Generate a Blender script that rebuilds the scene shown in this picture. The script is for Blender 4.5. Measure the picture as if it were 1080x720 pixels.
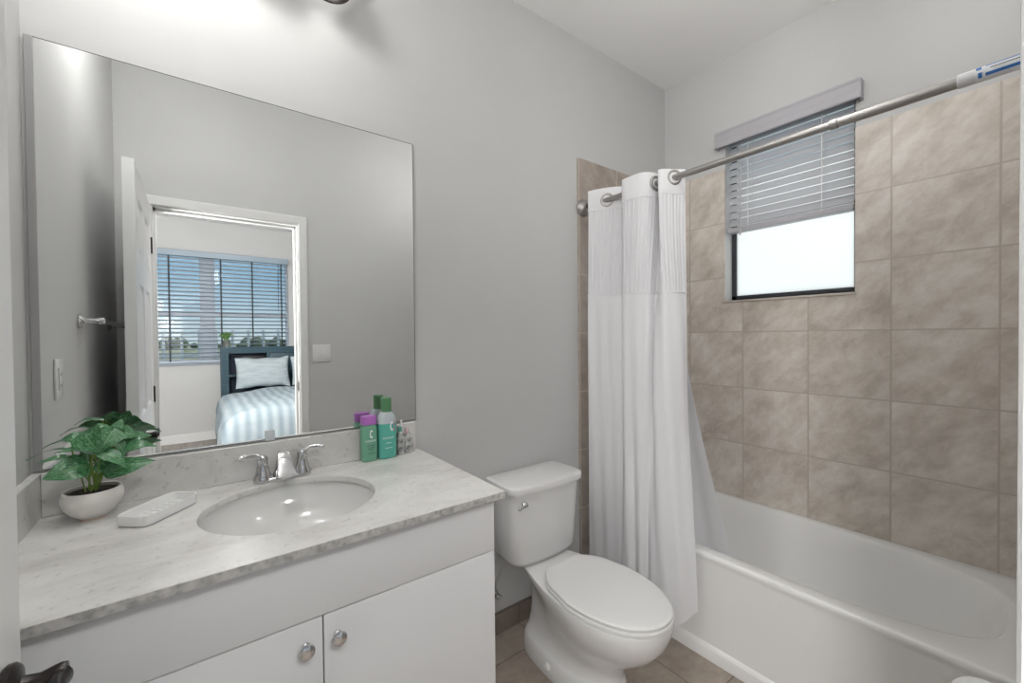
import bpy, bmesh, math, random
from math import sin, cos, pi, radians
from mathutils import Vector, Matrix
random.seed(7)
for o in list(bpy.data.objects): bpy.data.objects.remove(o)
SC = bpy.context.scene
COL = SC.collection

# ------------------------------------------------------------------ camera
CAM_POS = Vector((0.0, -1.57, 1.3575))
YAW, PITCH, ROLL, FPX = radians(37.072), radians(0.7718), radians(-0.5148), 443.74
fwd = Vector((sin(YAW)*cos(PITCH), cos(YAW)*cos(PITCH), -sin(PITCH)))
rgt = Vector((cos(YAW), -sin(YAW), 0))
upv = rgt.cross(fwd)
rt = rgt*cos(ROLL) + upv*sin(ROLL)
ut = upv*cos(ROLL) - rgt*sin(ROLL)
camd = bpy.data.cameras.new('camera')
cam = bpy.data.objects.new('camera', camd); COL.objects.link(cam)
m3 = Matrix((rt, ut, -fwd)).transposed()
cam.matrix_world = Matrix.Translation(CAM_POS) @ m3.to_4x4()
camd.sensor_width = 36; camd.sensor_fit = 'HORIZONTAL'; camd.lens = FPX/1080*36
camd.clip_start = 0.02; camd.clip_end = 500
SC.camera = cam

# ------------------------------------------------------------------ sky and light
SC.view_settings.view_transform = 'Standard'
try: SC.view_settings.look = 'None'
except Exception: pass
SC.view_settings.exposure = 0.0
SC.view_settings.gamma = 1.0
SC.view_settings.use_curve_mapping = False
wld = bpy.data.worlds.new('sky'); SC.world = wld; wld.use_nodes = True
nt = wld.node_tree; nt.nodes.clear()
wo = nt.nodes.new('ShaderNodeOutputWorld'); bgn = nt.nodes.new('ShaderNodeBackground')
tc = nt.nodes.new('ShaderNodeTexCoord'); sp = nt.nodes.new('ShaderNodeSeparateXYZ')
rp = nt.nodes.new('ShaderNodeValToRGB')
nt.links.new(tc.outputs['Generated'], sp.inputs[0]); nt.links.new(sp.outputs['Z'], rp.inputs[0])
rp.color_ramp.elements[0].position = 0.0; rp.color_ramp.elements[0].color = (0.62, 0.74, 0.80, 1)
rp.color_ramp.elements[1].position = 0.45; rp.color_ramp.elements[1].color = (0.10, 0.27, 0.55, 1)
e = rp.color_ramp.elements.new(0.12); e.color = (0.27, 0.48, 0.68, 1)
nt.links.new(rp.outputs[0], bgn.inputs[0]); bgn.inputs[1].default_value = 1.1
nt.links.new(bgn.outputs[0], wo.inputs[0])

def light(name, kind, loc, energy, rot=(0,0,0), color=(1,1,1), **kw):
    d = bpy.data.lights.new(name, kind); d.energy = energy; d.color = color
    for k, v in kw.items(): setattr(d, k, v)
    o = bpy.data.objects.new(name, d); o.location = loc; o.rotation_euler = rot
    COL.objects.link(o); return o
light('sun', 'SUN', (8, -2, 8), 3.0, (radians(0), radians(52), 0), (1, .97, .92), angle=radians(1.0))
WARM = (1, .988, .972)
light('bathroom_fill_light', 'POINT', (1.40, -1.00, 2.52), 6.0, color=WARM, shadow_soft_size=.10)  # added fill with no fixture, lifts the ceiling and window wall
light('bathroom_fill_light', 'POINT', (2.00, -1.36, 2.62), 1.5, color=WARM, shadow_soft_size=.10)  # added fill out of view, lifts the ceiling over the tub
light('bathroom_fill_light', 'POINT', (-.10, -.52, 2.64), 14, color=WARM, shadow_soft_size=.10)  # added fill out of view, lights the right side from the left
light('bedroom_fill_light', 'POINT', (0.30, -2.45, 2.56), 46, color=WARM, shadow_soft_size=.16)  # added fill behind the camera, lights cabinet fronts through the doorway
light('bedroom_left_fill', 'POINT', (-0.62, -2.32, 2.0), 42, color=WARM, shadow_soft_size=.18)  # added unseen fill, reaches curtain and toilet through the doorway
light('doorway_side_fill', 'POINT', (-0.42, -1.89, 1.65), 80, color=WARM, shadow_soft_size=.10)  # added unseen fill beside the doorway, brightens tub apron and tile

# ------------------------------------------------------------------ materials
MATS = {}
def pmat(name, col, rough=0.5, metal=0.0, spec=0.5, **kw):
    m = bpy.data.materials.new(name); m.use_nodes = True
    b = m.node_tree.nodes['Principled BSDF']
    b.inputs['Base Color'].default_value = (*col, 1); b.inputs['Roughness'].default_value = rough
    b.inputs['Metallic'].default_value = metal; b.inputs['Specular IOR Level'].default_value = spec
    for k, v in kw.items(): b.inputs[k].default_value = v
    MATS[name] = m; return m
def nodes(m): return m.node_tree.nodes, m.node_tree.links, m.node_tree.nodes['Principled BSDF']
def noise_mat(name, cols, scale=8, detail=5, rough=0.5, stretch=(1,1,1), rot=(0,0,0), bump=0.0, bscale=None, pos=(0.35, 0.65), distortion=0.0, spec=0.5, **kw):
    m = pmat(name, cols[0], rough, 0, spec, **kw); N, Lk, b = nodes(m)
    tc = N.new('ShaderNodeTexCoord'); mp = N.new('ShaderNodeMapping')
    mp.inputs['Scale'].default_value = stretch; mp.inputs['Rotation'].default_value = rot
    Lk.new(tc.outputs['Object'], mp.inputs[0])
    nz = N.new('ShaderNodeTexNoise'); nz.inputs['Scale'].default_value = scale; nz.inputs['Detail'].default_value = detail
    nz.inputs['Distortion'].default_value = distortion
    Lk.new(mp.outputs[0], nz.inputs['Vector'])
    r = N.new('ShaderNodeValToRGB'); r.color_ramp.elements[0].position = pos[0]; r.color_ramp.elements[1].position = pos[1]
    r.color_ramp.elements[0].color = (*cols[0], 1); r.color_ramp.elements[1].color = (*cols[-1], 1)
    for i, c in enumerate(cols[1:-1]):
        e = r.color_ramp.elements.new(pos[0] + (pos[1]-pos[0])*(i+1)/(len(cols)-1)); e.color = (*c, 1)
    Lk.new(nz.outputs['Fac'], r.inputs[0]); Lk.new(r.outputs[0], b.inputs['Base Color'])
    if bump:
        n2 = N.new('ShaderNodeTexNoise'); n2.inputs['Scale'].default_value = bscale or scale; n2.inputs['Detail'].default_value = 3
        Lk.new(mp.outputs[0], n2.inputs['Vector'])
        bp = N.new('ShaderNodeBump'); bp.inputs['Strength'].default_value = bump; bp.inputs['Distance'].default_value = 0.002
        Lk.new(n2.outputs['Fac'], bp.inputs['Height']); Lk.new(bp.outputs[0], b.inputs['Normal'])
    return m
WALL = noise_mat('wall_paint', [(.575,.575,.571), (.59,.59,.586)], 3, 2, 0.55, bump=.12, bscale=160, spec=.3)
CEIL = noise_mat('ceiling_paint', [(.90,.90,.895), (.91,.91,.905)], 3, 2, 0.7, spec=.2)
WHITE = pmat('white_trim_paint', (.76,.76,.755), .35)
CABINET = pmat('white_cabinet_lacquer', (.76,.765,.775), .3)
PORC = pmat('white_porcelain', (.78,.78,.775), .08)
TUBM = pmat('white_tub_enamel', (.90,.90,.89), .12)
PLAST = pmat('white_plastic', (.78,.78,.77), .3)
CHROME = pmat('chrome', (.64,.64,.65), .12, 1.0)
NICKEL = pmat('brushed_nickel', (.40,.385,.37), .42, 1.0)
BRONZE = pmat('oil_rubbed_bronze', (.018,.014,.013), .28, .5)
MIRROR = pmat('mirror_silver', (.93,.94,.935), 0.0, 1.0)
MEDGE = pmat('mirror_edge', (.10,.105,.10), .25, .3)
FRAMEDK = pmat('dark_window_frame', (.035,.038,.045), .4)
BLIND = pmat('white_blind_slat', (.70,.70,.72), .45)
VALANCE = pmat('grey_white_valance', (.46,.45,.48), .45)
N, Lk, b = nodes(BLIND); t_ = N.new('ShaderNodeBsdfTranslucent'); t_.inputs[0].default_value = (.8,.8,.82,1); x_ = N.new('ShaderNodeMixShader'); x_.inputs[0].default_value = .5
Lk.new(b.outputs[0], x_.inputs[1]); Lk.new(t_.outputs[0], x_.inputs[2]); Lk.new(x_.outputs[0], N['Material Output'].inputs[0])
BLINDB = pmat('blue_white_blind_slat', (.50,.57,.66), .45)
SOIL = noise_mat('soil', [(.012,.010,.008), (.05,.04,.03)], 90, 4, .95)
STEM = pmat('plant_stem', (.16,.26,.05), .5)
POT = pmat('matte_cream_pot', (.74,.72,.68), .45)
POTB = pmat('bare_clay_base', (.62,.50,.42), .7)
OUTLETD = pmat('outlet_slot_grey', (.30,.30,.30), .5)
WHITEMETAL = pmat('white_enamel_metal', (.74,.74,.74), .3)

def fabric(name, col, scale=260, rough=.85, trans=0.0, bump=.3):
    m = pmat(name, col, rough, 0, .2); N, Lk, b = nodes(m)
    tc = N.new('ShaderNodeTexCoord'); wv = N.new('ShaderNodeTexWave'); wv.wave_type = 'BANDS'; wv.bands_direction = 'Z'
    wv.inputs['Scale'].default_value = scale; wv.inputs['Distortion'].default_value = 1.0
    Lk.new(tc.outputs['Object'], wv.inputs['Vector'])
    bp = N.new('ShaderNodeBump'); bp.inputs['Strength'].default_value = bump; bp.inputs['Distance'].default_value = .001
    Lk.new(wv.outputs['Fac'], bp.inputs['Height']); Lk.new(bp.outputs[0], b.inputs['Normal'])
    if trans:
        tr = N.new('ShaderNodeBsdfTranslucent'); tr.inputs[0].default_value = (*col, 1)
        mx = N.new('ShaderNodeMixShader'); mx.inputs[0].default_value = trans
        out = N['Material Output']
        Lk.new(b.outputs[0], mx.inputs[1]); Lk.new(tr.outputs[0], mx.inputs[2]); Lk.new(mx.outputs[0], out.inputs[0])
    return m
CURT = fabric('white_curtain_fabric', (.88,.88,.895), 55, trans=.25, bump=.25)
LINER = fabric('white_liner_fabric', (.88,.88,.895), 40, trans=.3, bump=.1)
SHEER = fabric('white_sheer_fabric', (.88,.88,.895), 300, trans=.35, bump=.1)

# translucent frosted window pane
FROST = bpy.data.materials.new('frosted_glass'); FROST.use_nodes = True
N = FROST.node_tree.nodes; Lk = FROST.node_tree.links; N.remove(N['Principled BSDF'])
tr = N.new('ShaderNodeBsdfTranslucent'); tr.inputs[0].default_value = (.95,.95,.92,1)
gl = N.new('ShaderNodeBsdfGlossy'); gl.inputs['Roughness'].default_value = .3
mx = N.new('ShaderNodeMixShader'); mx.inputs[0].default_value = .06
Lk.new(tr.outputs[0], mx.inputs[1]); Lk.new(gl.outputs[0], mx.inputs[2]); Lk.new(mx.outputs[0], N['Material Output'].inputs[0])
# clear pane
CLEAR = bpy.data.materials.new('clear_glass'); CLEAR.use_nodes = True
N = CLEAR.node_tree.nodes; Lk = CLEAR.node_tree.links; N.remove(N['Principled BSDF'])
tp = N.new('ShaderNodeBsdfTransparent'); tp.inputs[0].default_value = (.95,.97,.97,1)
gl = N.new('ShaderNodeBsdfGlossy'); gl.inputs['Roughness'].default_value = .02
mx = N.new('ShaderNodeMixShader'); mx.inputs[0].default_value = .05
Lk.new(tp.outputs[0], mx.inputs[1]); Lk.new(gl.outputs[0], mx.inputs[2]); Lk.new(mx.outputs[0], N['Material Output'].inputs[0])

def tile_mat(name, axes, off, size=.3098, cols=((.50,.44,.38),(.66,.60,.535),(.80,.755,.70)), grout=(.53,.47,.41), mortar=.0034, rough=.35, rot=0.7):
    """square stone tiles; axes = two world axes laid out in the plane, off = a grid line on each"""
    m = pmat(name, cols[1], rough); N, Lk, b = nodes(m)
    geo = N.new('ShaderNodeNewGeometry'); s = N.new('ShaderNodeSeparateXYZ'); Lk.new(geo.outputs['Position'], s.inputs[0])
    c = N.new('ShaderNodeCombineXYZ')
    for i, a in enumerate(axes):
        ad = N.new('ShaderNodeMath'); ad.operation = 'SUBTRACT'; ad.inputs[1].default_value = off[i] - size*40
        Lk.new(s.outputs[a], ad.inputs[0]); Lk.new(ad.outputs[0], c.inputs[i])
    bk = N.new('ShaderNodeTexBrick'); bk.offset = 0; bk.squash = 1
    bk.inputs['Scale'].default_value = 1; bk.inputs['Brick Width'].default_value = size; bk.inputs['Row Height'].default_value = size
    bk.inputs['Mortar Size'].default_value = mortar; bk.inputs['Mortar Smooth'].default_value = .1; bk.inputs['Bias'].default_value = 0
    bk.inputs['Color1'].default_value = (0,0,0,1); bk.inputs['Color2'].default_value = (1,1,1,1); bk.inputs['Mortar'].default_value = (.5,.5,.5,1)
    Lk.new(c.outputs[0], bk.inputs['Vector'])
    # per-tile shift of the veining
    sc = N.new('ShaderNodeVectorMath'); sc.operation = 'SCALE'; sc.inputs['Scale'].default_value = 7.0; Lk.new(bk.outputs['Color'], sc.inputs[0])
    ad = N.new('ShaderNodeVectorMath'); Lk.new(c.outputs[0], ad.inputs[0]); Lk.new(sc.outputs[0], ad.inputs[1])
    m0 = N.new('ShaderNodeMapping'); m0.inputs['Rotation'].default_value = (0,0,rot); Lk.new(ad.outputs[0], m0.inputs[0])
    mp = N.new('ShaderNodeMapping'); mp.inputs['Scale'].default_value = (1, 1.65, 1); Lk.new(m0.outputs[0], mp.inputs[0])
    nz = N.new('ShaderNodeTexNoise'); nz.inputs['Scale'].default_value = 6.2; nz.inputs['Detail'].default_value = 12; nz.inputs['Roughness'].default_value = .70; nz.inputs['Distortion'].default_value = .15
    Lk.new(mp.outputs[0], nz.inputs['Vector'])
    r = N.new('ShaderNodeValToRGB'); r.color_ramp.elements[0].position = .33; r.color_ramp.elements[1].position = .68
    r.color_ramp.elements[0].color = (*cols[0],1); r.color_ramp.elements[1].color = (*cols[2],1)
    e = r.color_ramp.elements.new(.5); e.color = (*cols[1],1)
    Lk.new(nz.outputs['Fac'], r.inputs[0])
    mxc = N.new('ShaderNodeMix'); mxc.data_type = 'RGBA'; mxc.inputs[7].default_value = (*grout,1)
    Lk.new(bk.outputs['Fac'], mxc.inputs[0]); Lk.new(r.outputs[0], mxc.inputs[6]); Lk.new(mxc.outputs[2], b.inputs['Base Color'])
    bp = N.new('ShaderNodeBump'); bp.inputs['Strength'].default_value = .5; bp.inputs['Distance'].default_value = .002; bp.invert = True
    Lk.new(bk.outputs['Fac'], bp.inputs['Height']); Lk.new(bp.outputs[0], b.inputs['Normal'])
    return m
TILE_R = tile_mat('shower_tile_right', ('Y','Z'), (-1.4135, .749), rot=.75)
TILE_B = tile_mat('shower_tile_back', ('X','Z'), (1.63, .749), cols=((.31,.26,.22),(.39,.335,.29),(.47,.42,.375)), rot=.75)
TILE_F = tile_mat('floor_tile', ('X','Y'), (1.516, -.156), cols=((.29,.24,.20),(.37,.315,.265),(.45,.39,.335)), grout=(.15,.12,.10), mortar=.002, rot=.3)
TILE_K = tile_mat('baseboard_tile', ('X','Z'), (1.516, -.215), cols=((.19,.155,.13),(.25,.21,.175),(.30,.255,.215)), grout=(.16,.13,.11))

MARBLE = pmat('grey_white_quartz', (.7,.69,.67), .22)
N, Lk, b = nodes(MARBLE)
tc = N.new('ShaderNodeTexCoord')
n1 = N.new('ShaderNodeTexNoise'); n1.inputs['Scale'].default_value = 4.5; n1.inputs['Detail'].default_value = 9; n1.inputs['Roughness'].default_value = .62; n1.inputs['Distortion'].default_value = .5
n2 = N.new('ShaderNodeTexNoise'); n2.inputs['Scale'].default_value = 55; n2.inputs['Detail'].default_value = 4
n3 = N.new('ShaderNodeTexVoronoi'); n3.inputs['Scale'].default_value = 42
mp = N.new('ShaderNodeMapping'); mp.inputs['Scale'].default_value = (1, 1.9, 1.4); mp.inputs['Rotation'].default_value = (0, 0, .35)
Lk.new(tc.outputs['Object'], mp.inputs[0]); Lk.new(mp.outputs[0], n1.inputs['Vector'])
for n in (n2, n3): Lk.new(tc.outputs['Object'], n.inputs['Vector'])
r1 = N.new('ShaderNodeValToRGB'); r1.color_ramp.elements[0].position = .28; r1.color_ramp.elements[0].color = (.50,.485,.455,1)
r1.color_ramp.elements[1].position = .60; r1.color_ramp.elements[1].color = (.71,.705,.685,1)
e = r1.color_ramp.elements.new(.45); e.color = (.64,.63,.605,1)
Lk.new(n1.outputs['Fac'], r1.inputs[0])
r2 = N.new('ShaderNodeValToRGB'); r2.color_ramp.elements[0].position = .30; r2.color_ramp.elements[0].color = (.62,.60,.57,1); r2.color_ramp.elements[1].position = .40; r2.color_ramp.elements[1].color = (1,1,1,1)
Lk.new(n2.outputs['Fac'], r2.inputs[0])
r3 = N.new('ShaderNodeValToRGB'); r3.color_ramp.elements[0].position = .04; r3.color_ramp.elements[0].color = (.66,.64,.62,1); r3.color_ramp.elements[1].position = .16; r3.color_ramp.elements[1].color = (1,1,1,1)
Lk.new(n3.outputs['Distance'], r3.inputs[0])
a1 = N.new('ShaderNodeMix'); a1.data_type = 'RGBA'; a1.blend_type = 'MULTIPLY'; a1.inputs[0].default_value = .5
a2 = N.new('ShaderNodeMix'); a2.data_type = 'RGBA'; a2.blend_type = 'MULTIPLY'; a2.inputs[0].default_value = .25
Lk.new(r1.outputs[0], a1.inputs[6]); Lk.new(r2.outputs[0], a1.inputs[7]); Lk.new(a1.outputs[2], a2.inputs[6]); Lk.new(r3.outputs[0], a2.inputs[7])
Lk.new(a2.outputs[2], b.inputs['Base Color'])

# ------------------------------------------------------------------ mesh helpers
class MB:
    def __init__(s): s.v = []; s.f = []; s.uv = None
    def add(s, vs, fs):
        o = len(s.v); s.v += [tuple(v) for v in vs]; s.f += [tuple(i+o for i in f) for f in fs]; return s
    def box(s, x0, x1, y0, y1, z0, z1, bev=0.0, seg=2):
        if not bev:
            vs = [(x,y,z) for x in (x0,x1) for y in (y0,y1) for z in (z0,z1)]
            return s.add(vs, [(0,1,3,2),(4,6,7,5),(0,4,5,1),(2,3,7,6),(0,2,6,4),(1,5,7,3)])
        bm = bmesh.new(); bmesh.ops.create_cube(bm, size=1)
        for v in bm.verts: v.co = Vector(((x0+x1)/2 + v.co.x*(x1-x0), (y0+y1)/2 + v.co.y*(y1-y0), (z0+z1)/2 + v.co.z*(z1-z0)))
        bmesh.ops.bevel(bm, geom=list(bm.edges), offset=bev, segments=seg, profile=.5, affect='EDGES')
        return s.bm(bm)
    def bm(s, bm):
        bm.verts.index_update(); s.add([v.co[:] for v in bm.verts], [[v.index for v in f.verts] for f in bm.faces]); bm.free(); return s
    def loft(s, loops, cap0=True, cap1=True, closed=True):
        n = len(loops[0]); o = len(s.v)
        for l in loops: s.v += [tuple(p) for p in l]
        for i in range(len(loops)-1):
            for j in range(n if closed else n-1):
                k = (j+1) % n
                s.f.append((o+i*n+j, o+i*n+k, o+(i+1)*n+k, o+(i+1)*n+j))
        if cap0: s.f.append(tuple(o+j for j in reversed(range(n))))
        if cap1: s.f.append(tuple(o+(len(loops)-1)*n+j for j in range(n)))
        return s
    def lathe(s, prof, c=(0,0,0), axis='Z', n=32, cap0=True, cap1=True, sx=1, sy=1):
        c = Vector(c); loops = []
        for r, h in prof:
            l = []
            for i in range(n):
                a = 2*pi*i/n; p, q = r*cos(a)*sx, r*sin(a)*sy
                l.append(c + (Vector((p,q,h)) if axis == 'Z' else Vector((h,p,q)) if axis == 'X' else Vector((q,h,p))))
            loops.append(l)
        return s.loft(loops, cap0, cap1)
    def tube(s, pts, r, n=10, cap=True):
        pts = [Vector(p) for p in pts]; rs = r if isinstance(r, (list, tuple)) else [r]*len(pts)
        t0 = (pts[1]-pts[0]).normalized(); nrm = t0.orthogonal().normalized(); loops = []
        for i, p in enumerate(pts):
            t = (pts[min(i+1, len(pts)-1)] - pts[max(i-1, 0)]).normalized()
            nrm = (nrm - t*nrm.dot(t)).normalized(); bi = t.cross(nrm)
            loops.append([p + (nrm*cos(2*pi*j/n) + bi*sin(2*pi*j/n))*rs[i] for j in range(n)])
        return s.loft(loops, cap, cap)
    def grid(s, fn, nu, nv):
        o = len(s.v)
        for i in range(nu+1):
            for j in range(nv+1): s.v.append(tuple(fn(i/nu, j/nv)))
        for i in range(nu):
            for j in range(nv):
                a = o+i*(nv+1)+j; s.f.append((a, a+nv+1, a+nv+2, a+1))
        return s
    def xform(s, M, start=0):
        for i in range(start, len(s.v)): s.v[i] = tuple(M @ Vector(s.v[i]))
        return s
    def build(s, name, mat, parent=None, smooth=35, loc=None, recalc=True):
        """vertices are given in world space; the object's origin goes to the parent's or to loc"""
        base = Vector(loc) if loc else (parent.matrix_base if False else (Vector(parent['_loc']) if parent is not None else None))
        if base is None:
            xs = list(zip(*s.v)); base = Vector(((min(xs[0])+max(xs[0]))/2, (min(xs[1])+max(xs[1]))/2, min(xs[2])))
        me = bpy.data.meshes.new(name); me.from_pydata([Vector(v)-base for v in s.v], [], s.f)
        if recalc:
            bm = bmesh.new(); bm.from_mesh(me); bmesh.ops.remove_doubles(bm, verts=bm.verts, dist=1e-5); bmesh.ops.recalc_face_normals(bm, faces=bm.faces); bm.to_mesh(me); bm.free()
        me.update()
        if smooth:
            me.polygons.foreach_set('use_smooth', [True]*len(me.polygons)); me.set_sharp_from_angle(angle=radians(smooth))
        o = bpy.data.objects.new(name, me); COL.objects.link(o); me.materials.append(mat)
        if parent is not None: o.parent = parent
        else: o.location = base
        o['_loc'] = tuple(base)
        return o
def solid(o, th, off=-1):
    md = o.modifiers.new('thickness', 'SOLIDIFY'); md.thickness = th; md.offset = off
    es = o.modifiers.new('crisp_rim', 'EDGE_SPLIT'); es.split_angle = radians(50)
def tag(o, label, cat, group=None):
    o['label'] = label; o['category'] = cat
    if group: o['group'] = group
    return o
def thing(name, label, cat, loc, group=None):
    o = bpy.data.objects.new(name, None); COL.objects.link(o); o.location = loc; o['_loc'] = tuple(loc); o.empty_display_size = .05
    return tag(o, label, cat, group)
def struct(o): o['kind'] = 'structure'; return o
def copy_tree(o, delta=None, label=None, group=None, parent=None):
    c = o.copy(); COL.objects.link(c)
    if parent is not None: c.parent = parent
    if delta is not None: c.location = o.location + Vector(delta); c['_loc'] = tuple(c.location)
    if label: c['label'] = label
    if group: c['group'] = group
    for ch in list(o.children): copy_tree(ch, parent=c)
    return c
def superloop(cx, cy, z, a, b, n=2.0, N=48):
    l = []
    for i in range(N):
        t = 2*pi*i/N; c, s_ = cos(t), sin(t)
        l.append(Vector((cx + a*math.copysign(abs(c)**(2/n), c), cy + b*math.copysign(abs(s_)**(2/n), s_), z)))
    return l
def catmull(P, n):
    P = [Vector(p) for p in P]; out = []
    Q = [P[0]*2-P[1]] + P + [P[-1]*2-P[-2]]
    for i in range(1, len(Q)-2):
        for k in range(n):
            t = k/n; a, b_, c, d = Q[i-1], Q[i], Q[i+1], Q[i+2]
            out.append(.5*((2*b_) + (c-a)*t + (2*a-5*b_+4*c-d)*t*t + (3*b_-a-3*c+d)*t**3))
    out.append(P[-1]); return out
def text_mesh(body, size, extrude=0.0002):
    cu = bpy.data.curves.new('txt', 'FONT'); cu.body = body; cu.size = size; cu.extrude = extrude; cu.align_x = 'CENTER'; cu.align_y = 'CENTER'; cu.resolution_u = 2
    o = bpy.data.objects.new('txt', cu); COL.objects.link(o)
    dg = bpy.context.evaluated_depsgraph_get(); dg.update()
    me = bpy.data.meshes.new_from_object(o.evaluated_get(dg))
    vs = [v.co.copy() for v in me.vertices]; fs = [tuple(p.vertices) for p in me.polygons]
    bpy.data.objects.remove(o); bpy.data.curves.remove(cu); bpy.data.meshes.remove(me)
    return vs, fs

XL, XR, CZ, YF = -.333, 2.419, 2.92, -1.56
# ------------------------------------------------------------------ room shell
struct(MB().box(XL-.12, 2.56, YF, .12, -.1, 0).build('floor', TILE_F, smooth=0))
struct(MB().box(-2.4, 3.4, -5.64, YF, -.1, 0).build('floor_bedroom', noise_mat('bedroom_plank_floor', [(.20,.17,.145),(.30,.26,.225)], 4, 6, .45, stretch=(9,1,1)), smooth=0))
struct(MB().box(-2.4, 3.4, -5.64, .12, CZ, CZ+.1).build('ceiling', CEIL, smooth=0))
struct(MB().box(XL-.12, 2.56, 0, .12, 0, CZ).build('wall_back', WALL, smooth=0))
struct(MB().box(XL-.12, XL, YF, 0, 0, CZ).build('wall_left', WALL, smooth=0))
WX = XR+.008; WY0, WY1, WZ0, WZ1 = -.978, -.385, 1.545, 2.485
w = MB()
w.box(WX, 2.56, YF, WY0, 0, CZ); w.box(WX, 2.56, WY1, 0, 0, CZ); w.box(WX, 2.56, WY0, WY1, 0, WZ0-.012); w.box(WX, 2.56, WY0, WY1, WZ1, CZ)
struct(w.build('wall_right', WALL, smooth=0))
DX0, DX1, DZ = -.177, .56, 2.108
w = MB()
w.box(-2.4, DX0-.018, YF-.12, YF, 0, CZ); w.box(DX1+.018, 3.4, YF-.12, YF, 0, CZ); w.box(DX0-.018, DX1+.018, YF-.12, YF, DZ+.018, CZ)
struct(w.build('wall_front', WALL, smooth=0))
struct(MB().box(-2.4, -2.28, -5.52, YF-.12, 0, CZ).build('wall_bedroom_left', WALL, smooth=0))
struct(MB().box(3.28, 3.4, -5.52, YF-.12, 0, CZ).build('wall_bedroom_right', WALL, smooth=0))
BY = -5.4
BX0, BX1, BZ0, BZ1 = -.95, 1.12, 1.04, 2.50
w = MB()
w.box(-2.28, BX0, BY-.12, BY, 0, CZ); w.box(BX1, 3.28, BY-.12, BY, 0, CZ); w.box(BX0, BX1, BY-.12, BY, 0, BZ0); w.box(BX0, BX1, BY-.12, BY, BZ1, CZ)
struct(w.build('wall_bedroom_far', WALL, smooth=0))
# shower tile surround
TT = 2.292
w = MB()
w.box(XR, WX, YF+.01, WY0, .40, TT); w.box(XR, WX, WY1, -.01, .40, TT); w.box(XR, WX, WY0, WY1, .40, WZ0-.012)
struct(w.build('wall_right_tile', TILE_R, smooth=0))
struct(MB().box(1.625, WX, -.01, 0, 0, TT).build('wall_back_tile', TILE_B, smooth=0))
struct(MB().box(1.655, WX, YF, YF+.01, 0, TT).build('wall_front_tile', TILE_B, smooth=0))
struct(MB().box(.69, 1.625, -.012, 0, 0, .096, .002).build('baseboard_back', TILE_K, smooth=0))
struct(MB().box(-2.28, 3.28, BY, BY+.014, 0, .11, .003).build('baseboard_bedroom', WHITE, smooth=0))
# door frame: jambs, stops and profiled casing (bathroom side)
w = MB()
w.box(DX0-.018, DX0, YF-.12, YF, 0, DZ+.018); w.box(DX1, DX1+.018, YF-.12, YF, 0, DZ+.018); w.box(DX0, DX1, YF-.12, YF, DZ, DZ+.018)
w.box(DX0, DX0+.012, YF-.085, YF-.045, 0, DZ); w.box(DX1-.012, DX1, YF-.085, YF-.045, 0, DZ); w.box(DX0, DX1, YF-.085, YF-.045, DZ-.012, DZ)
jamb = struct(w.build('trim_1', WHITE, smooth=0))
def casing(y0, sgn):
    w = MB(); prof = [(.006,.0), (.006,.013), (.012,.0160), (.03,.0160), (.036,.0175), (.05,.0175), (.058,.0140), (.058,.0)]
    path = [(DX0, 0, -1, 0), (DX0, DZ, -1, 1), (DX1, DZ, 1, 1), (DX1, 0, 1, 0)]
    loops = [[Vector((x+a*d, y0+sgn*h, z+b_*d)) for d, h in prof] for x, z, a, b_ in path]
    return w.loft(loops)
struct(casing(YF, 1).build('trim_2', WHITE, smooth=20))
struct(casing(YF-.12, -1).build('trim_3', WHITE, smooth=20))
sp_ = MB().box(DX1-.0012, DX1, YF-.035, YF-.005, 1.0, 1.06).build('strike_plate', BRONZE, jamb)

# bathroom window: frame, frosted pane, tile sill
w = MB(); fx0, fx1 = 2.505, 2.535
w.box(fx0, fx1, WY0, WY0+.024, WZ0, WZ1); w.box(fx0, fx1, WY1-.024, WY1, WZ0, WZ1)
w.box(fx0, fx1, WY0, WY1, WZ0, WZ0+.03); w.box(fx0, fx1, WY0, WY1, WZ1-.03, WZ1)
w.box(fx0-.012, fx0, WY0+.03, WY1-.03, WZ0+.012, WZ0+.03, .002); w.box(fx0+.004, fx1-.004, WY0, WY1, 1.98, 2.01)
win = struct(w.build('window_1', FRAMEDK, smooth=0))
MB().box(fx0+.012, fx0+.018, WY0+.02, WY1-.02, WZ0+.025, WZ1-.025).build('pane', FROST, win, smooth=0)
for y in (WY0+.09, WY1-.09):
    MB().box(fx0-.018, fx0-.011, y-.018, y+.018, WZ0+.016, WZ0+.027, .002).build('latch', FRAMEDK, win)
struct(MB().box(XR-.008, fx0, WY0-.004, WY1+.012, WZ0-.012, WZ0, .003).build('trim_4', noise_mat('sill_tile', [(.50,.44,.39),(.60,.54,.49)], 12, 5, .35)))

# bedroom window: two panes, post, meeting rail
w = MB()
MXa, MXb = .10, .205
for x0, x1 in ((BX0, MXa), (MXb, BX1)):
    w.box(x0, x0+.03, BY-.09, BY-.05, BZ0, BZ1); w.box(x1-.03, x1, BY-.09, BY-.05, BZ0, BZ1)
    w.box(x0, x1, BY-.09, BY-.05, BZ0, BZ0+.04); w.box(x0, x1, BY-.09, BY-.05, BZ1-.04, BZ1)
    w.box(x0, x1, BY-.085, BY-.045, 1.66, 1.70)
w.box(MXa, MXb, BY-.12, BY-.035, BZ0, BZ1)
bw = struct(w.build('window_2', pmat('grey_white_frame', (.42,.46,.52), .45), smooth=0))
for x0, x1 in ((BX0, MXa), (MXb, BX1)):
    MB().box(x0+.02, x1-.02, BY-.073, BY-.068, BZ0+.03, BZ1-.03).build('pane', CLEAR, bw, smooth=0)
struct(MB().box(BX0-.03, BX1+.03, BY-.05, BY+.02, BZ0-.03, BZ0, .004).build('trim_5', pmat('window_stool', (.42,.48,.55), .4)))

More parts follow.
